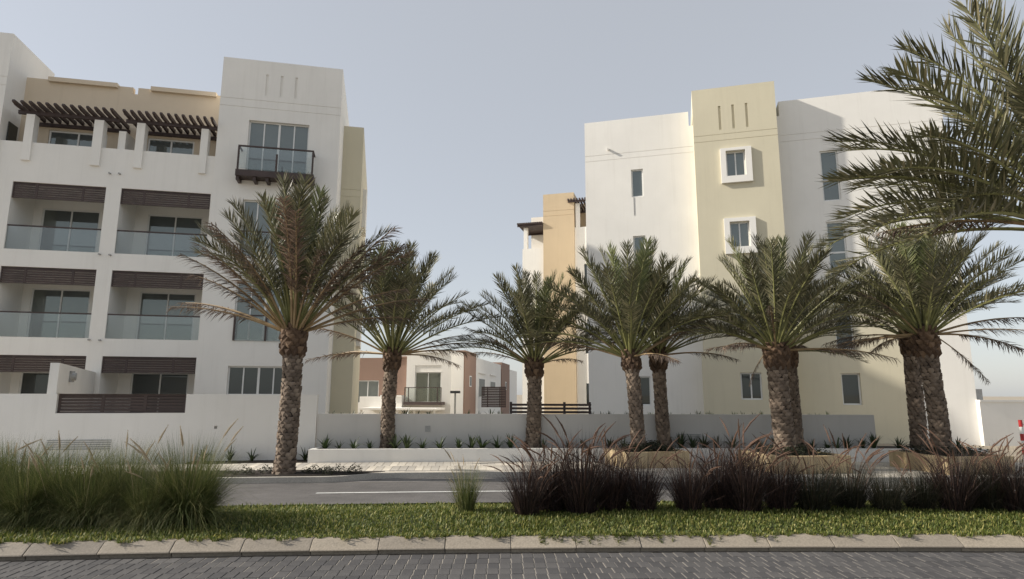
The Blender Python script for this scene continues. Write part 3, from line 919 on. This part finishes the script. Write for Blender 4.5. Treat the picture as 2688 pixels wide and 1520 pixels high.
# street lamp by the villas
sl = empty('street_lamp', (-3.95, 44.0, -2.3))
tag(sl, 'short dark square-headed lamp post in front of the white villa corner', 'lamp')
MB().box(-0.06, 0.06, -0.06, 0.06, 0, 4.25).build('post', M['metal'], sl)
MB().box(-0.34, 0.34, -0.2, 0.2, 4.25, 4.42).build('lamp_head', M['darkmetal'], sl)


# ------------------------------------------------------------------ date palms
def frond_mesh(name, L, droop, seed, dry=False, young=False, nl=66, leaf=0.46):
    r = random.Random(seed)
    N = 14
    pts, tans = [], []
    p = Vector((0, 0, 0)); side = r.uniform(-0.12, 0.12)
    for i in range(N + 1):
        s = i / N
        a = -droop * (s ** 1.4)
        t = Vector((math.cos(a), side * s, math.sin(a))).normalized()
        pts.append(p.copy()); tans.append(t)
        p = p + t * (L / N)
    mb = MB()
    mb.tube(pts, [0.030 * (1 - i / N) ** 0.8 + 0.004 for i in range(N + 1)], 4, False)
    nr = len(mb.f)
    def at(s):
        x = s * N; i = min(int(x), N - 1); f = x - i
        return pts[i].lerp(pts[i + 1], f), tans[i].lerp(tans[i + 1], f).normalized()
    for k in range(nl):
        s0 = 0.30 + 0.695 * (k / (nl - 1))
        q = (s0 - 0.30) / 0.70
        prof = (0.45 + 0.55 * math.sin(math.pi * (0.12 + 0.70 * q))) * (1 if q < 0.9 else 1 - (q - 0.9) * 3.0)
        for sd in (-1, 1):
            P, T = at(min(1, s0 + r.uniform(-0.004, 0.004)))
            Y = Vector((0, 1, 0)); Nn = T.cross(Y) * -1
            if Nn.z < 0: Nn = -Nn
            Sd = (Nn.cross(T)).normalized() * sd
            phi = R_(60 - 28 * q + r.uniform(-9, 9)); psi = R_(r.choice((8, 28, 50)) + r.uniform(-12, 12))
            if dry: psi = R_(r.uniform(-75, 15)); phi = R_(r.uniform(18, 55))
            D = (T * math.cos(phi) + (Sd * math.cos(psi) + Nn * math.sin(psi)) * math.sin(phi)).normalized()
            ln = leaf * prof * r.uniform(0.85, 1.1) * (0.8 if dry else 1)
            w = (0.0142 if not dry else 0.011) * r.uniform(0.85, 1.2)
            Wd = D.cross(Nn + Sd * r.uniform(-0.6, 0.6)).normalized() * w
            sag = Nn * (-0.01 if not dry else -0.2) * ln * r.uniform(0.3, 1.3)
            m = P + D * ln * 0.45; e = P + D * ln + sag
            n = len(mb.v)
            mb.v += [P - Wd * 0.5, P + Wd * 0.5, m - Wd, m + Wd, e]
            mb.f += [(n, n + 1, n + 3, n + 2), (n + 2, n + 3, n + 4)]
    me = bpy.data.meshes.new(name)
    me.from_pydata([tuple(v) for v in mb.v], [], mb.f)
    me.materials.append(M['palm_dry'] if dry else (M['palm_young'] if young else M['palm_leaf']))
    me.materials.append(M['rachis_dry'] if dry else M['rachis'])
    idx = np.zeros(len(mb.f), dtype=np.int32); idx[:nr] = 1
    me.polygons.foreach_set('material_index', idx)
    me.update()
    return me


FR = {
    'up': [frond_mesh('frond', 3.05, 0.25, 11 + i) for i in range(3)] + [frond_mesh('frond', 2.9, 0.2, 15, young=True)],
    'mid': [frond_mesh('frond', 3.05, 0.50, 21 + i) for i in range(3)],
    'arch': [frond_mesh('frond', 3.0, 0.85, 31 + i) for i in range(3)],
    'dry': [frond_mesh('frond', 2.9, 0.45, 41 + i, dry=True, nl=70) for i in range(3)],
    'long': [frond_mesh('frond', 3.3, 0.85, 51 + i, nl=74, leaf=0.52) for i in range(3)],
    'longup': [frond_mesh('frond', 3.2, 0.45, 61 + i, nl=74, leaf=0.52) for i in range(2)],
}


def trunk_parts(root, base, top, r0, r1, seed):
    """core plus spiral of overlapping cut leaf bases; heavier at the crown"""
    r = random.Random(seed)
    B = Vector((0, 0, 0)); T = top - base
    H = T.length; ax = T.normalized()
    a = ax.cross(Vector((0, 1, 0))).normalized(); b = ax.cross(a)
    bowx = r.uniform(-0.05, 0.05)
    def cen(t): return B + T * t + a * bowx * math.sin(math.pi * t)
    def rad(t):
        base_f = 1.16 - 0.16 * min(1, t / 0.12)
        rr = (r0 + (r1 - r0) * t) * base_f
        if t > 0.78: rr *= 1 + 0.28 * math.sin(math.pi * min(1, (t - 0.78) / 0.26))
        return rr
    core = MB().tube([cen(i / 12) - ax * (0.15 if i == 0 else 0) for i in range(13)] + [cen(1.0) + ax * 0.18],
                     [rad(i / 12) * 0.93 for i in range(13)] + [rad(1) * 0.5], 14)
    core.build('trunk', M['core'], root, smooth=True)
    low, up = MB(), MB()
    rows_ = int(H / 0.085)
    for k in range(rows_ + 1):
        t = k / rows_
        nb = 9
        for j in range(nb):
            g = 2 * math.pi * (j + 0.5 * (k % 2)) / nb + 0.10 * k + r.uniform(-0.09, 0.09)
            tt = min(1, max(0, t + r.uniform(-0.006, 0.006)))
            o = a * math.cos(g) + b * math.sin(g); s_ = ax.cross(o)
            rr = rad(tt); w = 2 * math.pi * rr / nb * 0.56 * r.uniform(0.85, 1.12)
            crown = t > 0.80
            h = 0.085 * (1.5 if not crown else 2.1) * r.uniform(0.85, 1.2); out = (0.035 if not crown else 0.075) * r.uniform(0.7, 1.35)
            c = cen(tt) + o * rr * 0.90
            mb = up if crown else low
            n = len(mb.v)
            lo = c - ax * h * 0.6
            hi = c + ax * h * 0.5
            mb.v += [tuple(lo + o * rr * 0.03), tuple(c - s_ * w + o * rr * 0.03 + ax * h * 0.05), tuple(c + s_ * w + o * rr * 0.03 + ax * h * 0.05),
                     tuple(c + o * (out + rr * 0.05) - ax * h * 0.05),
                     tuple(hi - s_ * w * 0.72 + o * (out * 0.85 + rr * 0.04)), tuple(hi + s_ * w * 0.72 + o * (out * 0.85 + rr * 0.04)),
                     tuple(hi - ax * h * 0.12 + o * 0.0)]
            mb.f += [(n, n + 3, n + 1), (n, n + 2, n + 3), (n + 1, n + 3, n + 4), (n + 3, n + 2, n + 5), (n + 3, n + 5, n + 4), (n + 4, n + 5, n + 6), (n + 1, n + 4, n + 6), (n + 2, n + 6, n + 5)]
    tag(low.build('leaf_bases', M['bark'], root), kind='stuff')
    tag(up.build('crown_boots', M['boot'], root), kind='stuff')


def place_frond(root, me, org, az, tilt, roll=0.0, scale=1.0):
    D = Vector((math.sin(tilt) * math.cos(az), math.sin(tilt) * math.sin(az), math.cos(tilt)))
    up = Vector((0, 0, 1)) if tilt > 0.02 else Vector((-math.cos(az), -math.sin(az), 0))
    Z = (up - D * up.dot(D)).normalized()
    Y = Z.cross(D)
    m = Matrix((D, Y, Z)).transposed().to_4x4() @ Matrix.Rotation(roll, 4, 'X')
    o = bpy.data.objects.new('frond', me); COL.objects.link(o)
    o.parent = root
    o.matrix_local = Matrix.Translation(org) @ m @ Matrix.Diagonal((scale, scale, scale, 1))
    return o


def palm(base, top, label, seed, n=40, tmax=62, dry=4, r0=0.235, r1=0.215, sc=1.0, extra=(), pw=1.0):
    base, top = Vector(base), Vector(top)
    root = empty('date_palm', base)
    tag(root, label, 'palm tree', 'date palms')
    trunk_parts(root, base, top, r0, r1, seed)
    r = random.Random(seed * 13 + 1)
    T = top - base
    for i in range(n):
        q = (i + 0.5) / n
        az = i * 2.39996 + r.uniform(-0.25, 0.25)
        tilt = R_(4 + (tmax - 4) * q ** pw + r.uniform(-5, 5))
        kind = 'up' if q < 0.42 else ('mid' if q < 0.8 else 'arch')
        me = r.choice(FR[kind])
        org = T + Vector((math.cos(az), math.sin(az), 0)) * (0.05 + 0.13 * q) + Vector((0, 0, 0.10 - 0.22 * q))
        place_frond(root, me, org, az, tilt, r.uniform(-0.45, 0.45), sc * (0.88 + 0.14 * r.random()))
    for i in range(dry):
        az = r.uniform(0, 6.28)
        place_frond(root, r.choice(FR['dry']), T + Vector((math.cos(az), math.sin(az), 0)) * 0.2 + Vector((0, 0, -0.12)), az, R_(r.uniform(45, 88)), r.uniform(-0.5, 0.5), sc * r.uniform(0.7, 0.95))
    for kind, azd, td, s_ in extra:
        az = R_(azd)
        place_frond(root, r.choice(FR[kind]), T + Vector((math.cos(az), math.sin(az), 0)) * 0.2 + Vector((0, 0, -0.1)), az, R_(td), r.uniform(-0.3, 0.3), sc * s_)
    return root


palm((-5.09, 14.35, 0.12), (-5.07, 14.35, 3.40), 'date palm with many brown dead lower fronds in the road-corner bed', 1, 36, 36, 0, 0.205, 0.20, 1.08,
     [('dry', 170, 66, 1.0), ('dry', 184, 68, 0.85), ('dry', 20, 62, 1.0), ('dry', -14, 48, 1.05), ('dry', 5, 72, 0.8), ('dry', -70, 34, 1.0), ('dry', -110, 38, 0.95), ('dry', -30, 36, 0.9),
      ('dry', 150, 34, 1.0), ('dry', -60, 42, 0.8), ('dry', -135, 30, 0.9), ('mid', 178, 30, 1.0), ('dry', -5, 40, 1.0), ('dry', -160, 36, 0.9), ('dry', -80, 22, 1.0), ('dry', 165, 26, 1.0), ('dry', -120, 46, 0.8), ('dry', -45, 50, 0.85), ('dry', 10, 30, 1.05), ('dry', 200, 44, 0.9), ('dry', -20, 62, 0.9), ('dry', 175, 50, 0.9)])
palm((-3.42, 17.6, 0.40), (-3.36, 17.6, 3.12), 'slim date palm in the long planter in front of the brown villa', 2, 42, 46, 6, 0.175, 0.165, 0.98,
     [('mid', 0, 58, 1.0), ('dry', 175, 62, 0.9), ('mid', -10, 50, 0.95), ('mid', 185, 48, 0.9)])
palm((0.59, 17.7, 0.40), (0.64, 17.7, 2.86), 'shortest date palm in the long planter in front of the dark slat fence', 3, 40, 58, 4, 0.19, 0.175, 0.84,
     [('arch', 180, 58, 1.0), ('arch', 190, 64, 0.95), ('arch', 0, 60, 1.0), ('arch', -12, 66, 0.95)])
palm((3.26, 16.30, 0.40), (3.12, 16.4, 3.00), 'slender pale-trunked date palm in the smallest stone planter', 4, 42, 56, 5, 0.165, 0.155, 0.98,
     [('arch', 184, 62, 1.0), ('arch', 174, 68, 0.95)])
palm((4.31, 17.9, 0.40), (4.21, 17.9, 3.15), 'slender shaded date palm in the long planter behind the smallest stone planter', 5, 38, 56, 5, 0.17, 0.16, 0.88,
     [('arch', 0, 58, 1.0), ('mid', 12, 66, 0.9)])
palm((6.72, 15.55, 0.40), (6.62, 15.55, 3.12), 'thick-trunked date palm with wide arching crown in the middle stone planter', 6, 48, 64, 7, 0.235, 0.215, 0.90,
     [('arch', 184, 64, 1.0), ('arch', 170, 58, 1.0), ('dry', 200, 82, 0.7), ('arch', -5, 62, 1.0), ('dry', 178, 140, 0.4)])
palm((8.00, 17.85, 0.40), (7.95, 17.9, 3.25), 'date palm half hidden behind the thick-trunked palm of the middle stone planter', 7, 34, 64, 4, 0.18, 0.17, 0.82,
     [('dry', 5, 84, 0.8), ('mid', -4, 88, 0.8)])
palm((10.45, 15.45, 0.40), (10.35, 15.5, 3.52), 'date palm with bare drooping low fronds in the stone planter by the striped pole', 8, 46, 56, 4, 0.205, 0.185, 0.94,
     [('dry', 0, 72, 1.0), ('dry', 8, 88, 0.95), ('dry', -6, 128, 0.6), ('dry', 178, 92, 0.8), ('arch', 6, 50, 1.0), ('arch', 184, 56, 1.0)])
palm((11.45, 17.85, 0.40), (11.52, 17.9, 3.70), 'date palm standing just behind the palm of the stone planter by the striped pole', 9, 40, 56, 4, 0.195, 0.18, 0.9,
     [('dry', 182, 86, 0.9), ('arch', 180, 66, 1.0)])
palm((9.25, 9.80, 0.14), (9.30, 9.80, 4.65), 'tall date palm on the grass median with long fronds arching over the purple grass', 10, 16, 30, 0, 0.25, 0.23, 1.0,
     [('longup', 176, 2, 1.3), ('longup', 168, 9, 1.3), ('longup', 190, 13, 1.28), ('long', 182, 15, 1.26), ('long', 174, 25, 1.25), ('long', 187, 34, 1.22), ('long', 171, 43, 1.2), ('long', 184, 51, 1.2),
      ('long', 177, 60, 1.2), ('long', 166, 55, 1.15), ('long', 193, 63, 1.2), ('long', 201, 56, 1.15), ('long', 181, 69, 1.18), ('long', 188, 76, 1.22), ('long', 173, 74, 1.2), ('long', 198, 80, 1.15), ('long', 164, 80, 1.1), ('long', 160, 66, 1.05), ('long', 207, 72, 1.0), ('dry', 186, 82, 1.1),
      ('long', 150, 50, 1.0), ('long', 215, 45, 1.0), ('long', 90, 50, 1.0), ('long', -90, 55, 1.0), ('long', 0, 50, 1.0), ('long', 40, 60, 1.0), ('long', -40, 60, 1.0), ('long', 125, 45, 1.0), ('long', 235, 40, 1.0)])


# ------------------------------------------------------------------ grasses and plants
def blades(n, seed, spread, hmin, hmax, lean, width, curl=0.6, seg=3, rnd_base=0.12):
    """tuft of curved tapering blades -> verts, loops, counts"""
    r = np.random.default_rng(seed)
    az = r.uniform(0, 2 * np.pi, n); rad = rnd_base * np.sqrt(r.uniform(0, 1, n))
    base = np.stack([rad * np.cos(az), rad * np.sin(az), np.zeros(n)], 1)
    az2 = az + r.normal(0, 0.5, n)
    le = np.abs(r.normal(0, 1, n)) * lean * 0.6 + lean * 0.25 * r.uniform(0, 1, n)
    h = r.uniform(hmin, hmax, n)
    out = np.stack([np.cos(az2), np.sin(az2), np.zeros(n)], 1)
    side = np.stack([-np.sin(az2 + r.normal(0, 0.7, n)), np.cos(az2 + r.normal(0, 0.7, n)), np.zeros(n)], 1)
    V = np.zeros((n, 2 * seg + 1, 3))
    p = base.copy(); ang = np.minimum(le * 0.5, 1.4)
    for k in range(seg + 1):
        w = width * (1 - k / seg) ** 0.7 * r.uniform(0.7, 1.2, n)
        if k < seg:
            V[:, 2 * k] = p - side * w[:, None] * 0.5; V[:, 2 * k + 1] = p + side * w[:, None] * 0.5
        else:
            V[:, 2 * seg] = p
        st = h / seg
        p = p + out * (np.sin(ang) * st)[:, None] + np.array([0, 0, 1.0])[None] * (np.cos(ang) * st)[:, None]
        ang = np.minimum(ang + le * curl / seg, 2.3)
    V[:, :, 2] = np.maximum(V[:, :, 2], 0.005)
    nv = 2 * seg + 1
    lo, cn = [], []
    pat = []
    for k in range(seg - 1): pat += [2 * k, 2 * k + 1, 2 * k + 3, 2 * k + 2]
    pat += [2 * seg - 2, 2 * seg - 1, 2 * seg]
    pat = np.array(pat)
    loops = (np.arange(n)[:, None] * nv + pat[None]).ravel()
    counts = np.tile(np.array([4] * (seg - 1) + [3]), n)
    return V.reshape(-1, 3), loops, counts


def plume_mesh(name, stalk, plume, bend, rad, mat, seed):
    r = random.Random(seed)
    mb = MB(); N = 8
    L = stalk + plume; pts = []
    p = Vector((0, 0, 0)); a = bend * 0.25
    for i in range(N + 1):
        pts.append(p.copy()); a = bend * (0.08 + 1.0 * (i / N) ** 2.2)
        p = p + Vector((math.sin(a), 0, math.cos(a))) * (L / N)
    mb.tube(pts, [0.0024] * (N + 1), 3, False)
    def at(s):
        x = s * N; i = min(int(x), N - 1); return pts[i].lerp(pts[i + 1], x - i), (pts[i + 1] - pts[i]).normalized()
    n0 = stalk / L
    body = [at(n0 + (1 - n0) * q)[0] for q in (0, .2, .5, .8, 1)]
    mb.tube(body, [rad * 0.3, rad * 0.8, rad * 0.75, rad * 0.45, rad * 0.08], 5, False)
    for k in range(60):
        s = n0 + (1 - n0) * r.random(); P, T = at(s)
        g = r.uniform(0, 6.28); A = T.orthogonal().normalized(); B = T.cross(A)
        D = (T * 0.9 + (A * math.cos(g) + B * math.sin(g)) * 0.75).normalized()
        ln = rad * r.uniform(1.6, 3.2) * (1.1 - 0.6 * (s - n0) / (1 - n0)); w = A.cross(D).normalized() * 0.0022
        n = len(mb.v); mb.v += [P - w, P + w, P + D * ln]; mb.f.append((n, n + 1, n + 2))
    return mb.mesh(name, mat)


PLR = [plume_mesh('plume', s_, p_, b_, 0.0095, M['plume_red'], 70 + i) for i, (s_, p_, b_) in enumerate(((0.58, 0.26, 0.8), (0.62, 0.28, 1.5), (0.52, 0.24, 1.2), (0.70, 0.26, 1.0)))]
PLP = [plume_mesh('plume', s_, p_, b_, 0.012, M['plume_pale'], 80 + i) for i, (s_, p_, b_) in enumerate(((0.80, 0.22, 0.45), (0.88, 0.24, 0.8), (0.74, 0.22, 0.6)))]


def clump(name, x, y, meshes, plumes, nplume, label, group, seed, sc=(1, 1, 1), cat='grass clump', reach=0.14, tilt=0.45, pscale=1.0, lab_parts=None):
    r = random.Random(seed)
    e = empty(name, (x, y, med_z(x, y) - 0.015))
    tag(e, label, cat, group)
    b = link('blades', r.choice(meshes), e, (0, 0, 0), r.uniform(0, 6.28)); b.scale = sc
    for k in range(nplume):
        a = r.uniform(0, 6.28); rr = reach * math.sqrt(r.random())
        p = link('plume', r.choice(plumes), e, (rr * math.cos(a), rr * math.sin(a), 0.0))
        p.rotation_euler = (0, abs(r.gauss(0, tilt * 0.5)), a + r.uniform(-0.5, 0.5)); s_ = sc[2] * pscale * r.uniform(0.75, 1.15); p.scale = (s_, s_, s_)
    return e


def tuft_mesh(name, n, seed, mat, **k):
    return fast_mesh(name, *blades(n, seed, 0, **k), mat)


PUR = [tuft_mesh('blades', 1150, 100 + i, M['purple_grass'], hmin=0.22, hmax=1.08, lean=1.0, width=0.0088, curl=0.7, rnd_base=0.17) for i in range(4)]
OLI = [tuft_mesh('blades', 1300, 110 + i, M['olive_grass'], hmin=0.22, hmax=0.92, lean=1.1, width=0.0075, curl=0.9, rnd_base=0.19) for i in range(3)]
GRN = [tuft_mesh('blades', 5200, 120 + i, M['green_grass'], hmin=0.50, hmax=1.2, lean=1.4, width=0.0065, curl=1.35, seg=4, rnd_base=0.26) for i in range(3)]
TUF = [tuft_mesh('blades', 800, 130, M['green_grass'], hmin=0.3, hmax=0.8, lean=0.75, width=0.006, curl=0.6, seg=4, rnd_base=0.12)]


def px_ground(px, Y): return (px - 1344) / F_PX * (Y * math.cos(PITCH) - 1.75 * math.sin(PITCH) * 1.0)


gp = 'clumps of purple fountain grass along the median'
for i, (px, Y, s_, kind, npl) in enumerate([(1385, 9.35, 0.80, 0, 12), (1448, 9.75, 1.02, 0, 14), (1528, 9.55, 1.16, 0, 15), (1610, 9.85, 1.0, 0, 12), (1690, 9.7, 0.86, 0, 9),
                                            (1812, 9.75, 0.86, 0, 8), (1890, 9.95, 1.08, 0, 15), (1962, 9.7, 1.06, 0, 15), (2052, 9.85, 0.90, 0, 9), (2140, 9.75, 0.95, 1, 8), (2232, 10.0, 0.98, 1, 10),
                                            (2330, 9.8, 0.80, 1, 5), (2420, 9.95, 0.84, 1, 6), (2512, 9.8, 0.98, 0, 9), (2592, 9.95, 1.06, 1, 9), (2672, 9.75, 1.0, 0, 8), (2780, 9.9, 1.0, 1, 6)]):
    lab = ('purple fountain grass clump with red-brown plumes along the median lawn' if kind == 0 else 'olive-brown fountain grass clump with thin plumes along the median lawn')
    clump('fountain_grass_clump', px_ground(px, Y), Y, PUR if kind == 0 else OLI, PLR, int(npl * 1.7), lab, gp if kind == 0 else 'clumps of olive-brown fountain grass along the median', 200 + i, (s_ * 1.08, s_ * 1.08, s_ * 1.08), reach=0.18, tilt=0.3, pscale=1.28)
for i, (px, Y, s_, npl) in enumerate([(-150, 8.9, 1.0, 5), (20, 9.15, 0.95, 8), (165, 8.85, 0.90, 10), (310, 9.1, 0.92, 9), (490, 8.80, 0.98, 13), (70, 8.62, 0.70, 2), (230, 8.60, 0.66, 2), (385, 8.62, 0.70, 3), (-60, 8.6, 0.7, 2)]):
    lab = 'bushy green fountain grass with pale plumes below the left balconies'
    clump('fountain_grass_clump', px_ground(px, Y), Y, GRN, PLP, npl, lab, 'bushy green fountain grass on the median', 240 + i, (s_ * 1.2, s_ * 0.85, s_ * 1.12), reach=0.25, tilt=0.4, pscale=1.1)
clump('fountain_grass_clump', px_ground(1225, 9.55), 9.55, TUF, PLP, 8, 'small lone green grass tuft with pale plumes on the open lawn', None, 260, (0.85, 0.85, 1.0), reach=0.06, tilt=0.3, pscale=0.85)

# lawn on the median
r_ = np.random.default_rng(9)
n = 90000
lx = r_.uniform(-8.2, 9.4, n); tt = r_.uniform(0, 1, n) ** 1.15
ky = 7.93 + 0.05 * lx - 0.0047 * lx * lx
edge = 0.17 + 0.05 * np.sin(lx * 7.3) + 0.04 * np.sin(lx * 17.1 + 1.3) + 0.03 * np.sin(lx * 41.0)
ly = ky + edge + (2.75 + 0.02 * lx - edge) * tt
lz = np.where(ly - ky < 0.27, 0.150, 0.11 + 0.07 * np.sin(np.pi * np.clip((ly - ky - 0.25) / (2.5 + 0.02 * lx) * 1.1, 0, 1)))
patch = 0.5 + 0.5 * np.sin(lx * 1.7 + np.sin(ly * 2.3) * 1.3) * np.sin(ly * 3.1 + lx * 0.6)
hgt = r_.uniform(0.035, 0.085, n) * (0.75 + 0.5 * patch)
az = r_.uniform(0, 2 * np.pi, n); le = r_.uniform(0.2, 1.25, n)
out = np.stack([np.cos(az) * np.sin(le), np.sin(az) * np.sin(le), np.cos(le)], 1)
sd_ = np.stack([-np.sin(az), np.cos(az), np.zeros(n)], 1) * r_.uniform(0.004, 0.009, n)[:, None]
B0 = np.stack([lx, ly, lz], 1)
V = np.zeros((n, 5, 3))
V[:, 0] = B0 - sd_ * 0.7; V[:, 1] = B0 + sd_ * 0.7
mid = B0 + out * hgt[:, None] * 0.55 + np.array([0, 0, 0.006])
V[:, 2] = mid - sd_; V[:, 3] = mid + sd_; V[:, 4] = B0 + out * hgt[:, None] - np.array([0, 0, 0.004])
pat = np.array([0, 1, 3, 2, 2, 3, 4])
tag(link('lawn', fast_mesh('lawn', V.reshape(-1, 3), (np.arange(n)[:, None] * 5 + pat[None]).ravel(), np.tile([4, 3], n), M['lawn'])),
    'short mown green lawn covering the median behind the kerb', 'lawn', kind='stuff')

# runners creeping over the kerb
rr_ = random.Random(17)
run = MB()
for _ in range(75):
    x = rr_.choice((rr_.uniform(-6.5, 7.5), rr_.gauss(1.6, 1.2), rr_.gauss(1.4, 0.8)))
    L = rr_.uniform(0.04, 0.19) * (1.25 if 0.2 < x < 3.4 else 0.7)
    dx = rr_.uniform(-0.06, 0.06)
    for k in range(int(10 + L * 180)):
        s_ = rr_.random(); y = kerbY(x) + 0.23 - L * s_ ; X = x + dx * s_ + rr_.gauss(0, 0.012 + 0.015 * (1 - s_))
        d = y - kerbY(X); z = 0.157 if d > 0.15 else 0.058 + max(0, d - 0.012) * 0.75
        a = rr_.uniform(0, 6.28); h = rr_.uniform(0.022, 0.058)
        D = Vector((math.cos(a), math.sin(a) * 0.7, rr_.uniform(0.15, 0.8))).normalized() * h
        w = Vector((-math.sin(a), math.cos(a), 0)) * 0.0055
        P = Vector((X, y, z + 0.004)); q = len(run.v)
        run.v += [tuple(P - w), tuple(P + w), tuple(P + D)]; run.f.append((q, q + 1, q + 2))
tag(run.build('grass_runner', M['lawn']), 'creeping grass runners spilling over the concrete kerb stones', 'grass', kind='stuff')


# spiky strap-leaved plants
def spiky_mesh(seed, n, L, up):
    r = random.Random(seed); mb = MB()
    for k in range(n):
        a = 2.39996 * k + r.uniform(-0.4, 0.4); t = R_(r.uniform(8, 62) if not up else r.uniform(3, 30)); ln = L * r.uniform(0.7, 1.1)
        D = Vector((math.cos(a), math.sin(a), 0)); S_ = Vector((-math.sin(a), math.cos(a), 0)); p = D * 0.02
        ang = t * 0.6; prev = None
        for i in range(5):
            w = (0.026 if not up else 0.014) * (0.7, 1.0, 0.9, 0.6, 0.03)[i]
            c = len(mb.v); mb.v += [tuple(p - S_ * w), tuple(p + S_ * w + Vector((0, 0, 0.0)))]
            if prev is not None: mb.f.append((prev, prev + 1, c + 1, c))
            prev = c
            p = p + (D * math.sin(ang) + Vector((0, 0, math.cos(ang)))) * (ln / 4); ang = min(ang + t * 0.35, 1.9)
    return mb.mesh('spiky_plant', M['spiky'])


SPK = [spiky_mesh(300 + i, 13 + 2 * i, 0.50, False) for i in range(5)]
SPU = [spiky_mesh(320 + i, 8, 0.26, True) for i in range(4)]
ps = random.Random(23)
x = -5.0
while x < 12.7:
    if min(abs(x - q) for q in (-3.42, 0.59, 4.31, 8.0, 11.45)) > 0.24 and ps.random() > 0.08:
        o = link('spiky_plant', ps.choice(SPK), None, (x, planterY(x) + ps.uniform(0.26, 0.45), 0.41), ps.uniform(0, 6.28))
        s_ = ps.uniform(0.62, 1.08); o.scale = (s_, s_, s_)
        tag(o, 'dark green strap-leaved spiky plant in the long white planter', 'plant', 'spiky plants in the long white planter')
    x += ps.uniform(0.26, 0.52)
for u in (-2.75, -2.1, -1.55, -0.62, -0.2):
    c, s_ = math.cos(R_(9.5)), math.sin(R_(9.5))
    o = link('spiky_plant', ps.choice(SPK[:2]), None, (-5.359 + u * c + 0.25 * s_, 17.35 + u * s_ - 0.25 * c, 0.12), ps.uniform(0, 6.28))
    o.scale = (0.75, 0.75, ps.uniform(0.85, 1.1))
    tag(o, 'thin upright spiky plant in the soil strip below the white garden wall', 'plant', 'spiky plants below the garden wall')
x = -5.1
while x < 9.6:
    if not (-4.35 < x < -3.95 or -2.3 < x < -1.5 or -0.3 < x < 2.3):
        up_ = x > 2.3
        o = link('spiky_plant', ps.choice(SPU if up_ else SPK[:3]), None, (x, wallY(x) + ps.uniform(0.45, 1.1), 1.165), ps.uniform(0, 6.28))
        s_ = ps.uniform(0.7, 1.15) * (1.0 if up_ else 0.7); o.scale = (s_, s_, s_)
        if up_: tag(o, 'tiny upright spiky plant behind the grey wall below the right block', 'plant', 'small spiky plants behind the grey wall')
        else: tag(o, 'bushy spiky plant behind the grey wall between the two blocks', 'plant', 'bushy spiky plants behind the grey wall')
    x += ps.uniform(0.09, 0.28) if x > 2.3 else ps.uniform(0.2, 0.42)


# small shrubs: leaf tufts
def shrub_mesh(seed, n, R0, H):
    r = random.Random(seed); mb = MB()
    for k in range(n):
        a = r.uniform(0, 6.28); q = R0 * math.sqrt(r.random()); z = H * r.random() * (1 - 0.6 * q / R0)
        P = Vector((q * math.cos(a), q * math.sin(a), z)); b_ = r.uniform(0, 6.28)
        D = Vector((math.cos(b_), math.sin(b_), r.uniform(-0.1, 0.9))).normalized(); W_ = D.cross(Vector((r.uniform(-1, 1), r.uniform(-1, 1), 1))).normalized()
        ln = r.uniform(0.02, 0.045); w = ln * 0.35; c = len(mb.v)
        mb.v += [tuple(P), tuple(P + D * ln * 0.5 + W_ * w), tuple(P + D * ln), tuple(P + D * ln * 0.5 - W_ * w)]; mb.f.append((c, c + 1, c + 2, c + 3))
    return mb.mesh('low_shrub', M['shrub'])


SHR = [shrub_mesh(340 + i, 190, 0.15, 0.20) for i in range(4)]
x = -6.6
while x < -3.3:
    if abs(x + 5.09) > 0.3:
        o = link('low_shrub', ps.choice(SHR), None, (x, far_kerbY(x) + ps.uniform(0.3, 0.75), 0.14), ps.uniform(0, 6.28))
        s_ = ps.uniform(0.6, 1.15); o.scale = (s_, s_, s_)
        tag(o, 'small dark leafy shrub in the soil bed around the dead-fronded palm', 'shrub', 'small shrubs in the road-corner bed')
    x += ps.uniform(0.12, 0.30)
for (e, w, d) in SPL:
    for k in range(26):
        u, v = ps.uniform(0.22, w - 0.22), ps.uniform(0.22, d - 0.22)
        P = e.matrix_basis @ Vector((u, v, 0.365))
        o = link('low_shrub', ps.choice(SHR), None, P, ps.uniform(0, 6.28))
        s_ = ps.uniform(1.15, 1.6); o.scale = (s_, s_, s_ * 0.9)
        tag(o, 'low dark ground-cover plant at the palm foot in a stone planter', 'ground cover', 'ground cover in the stone planters')
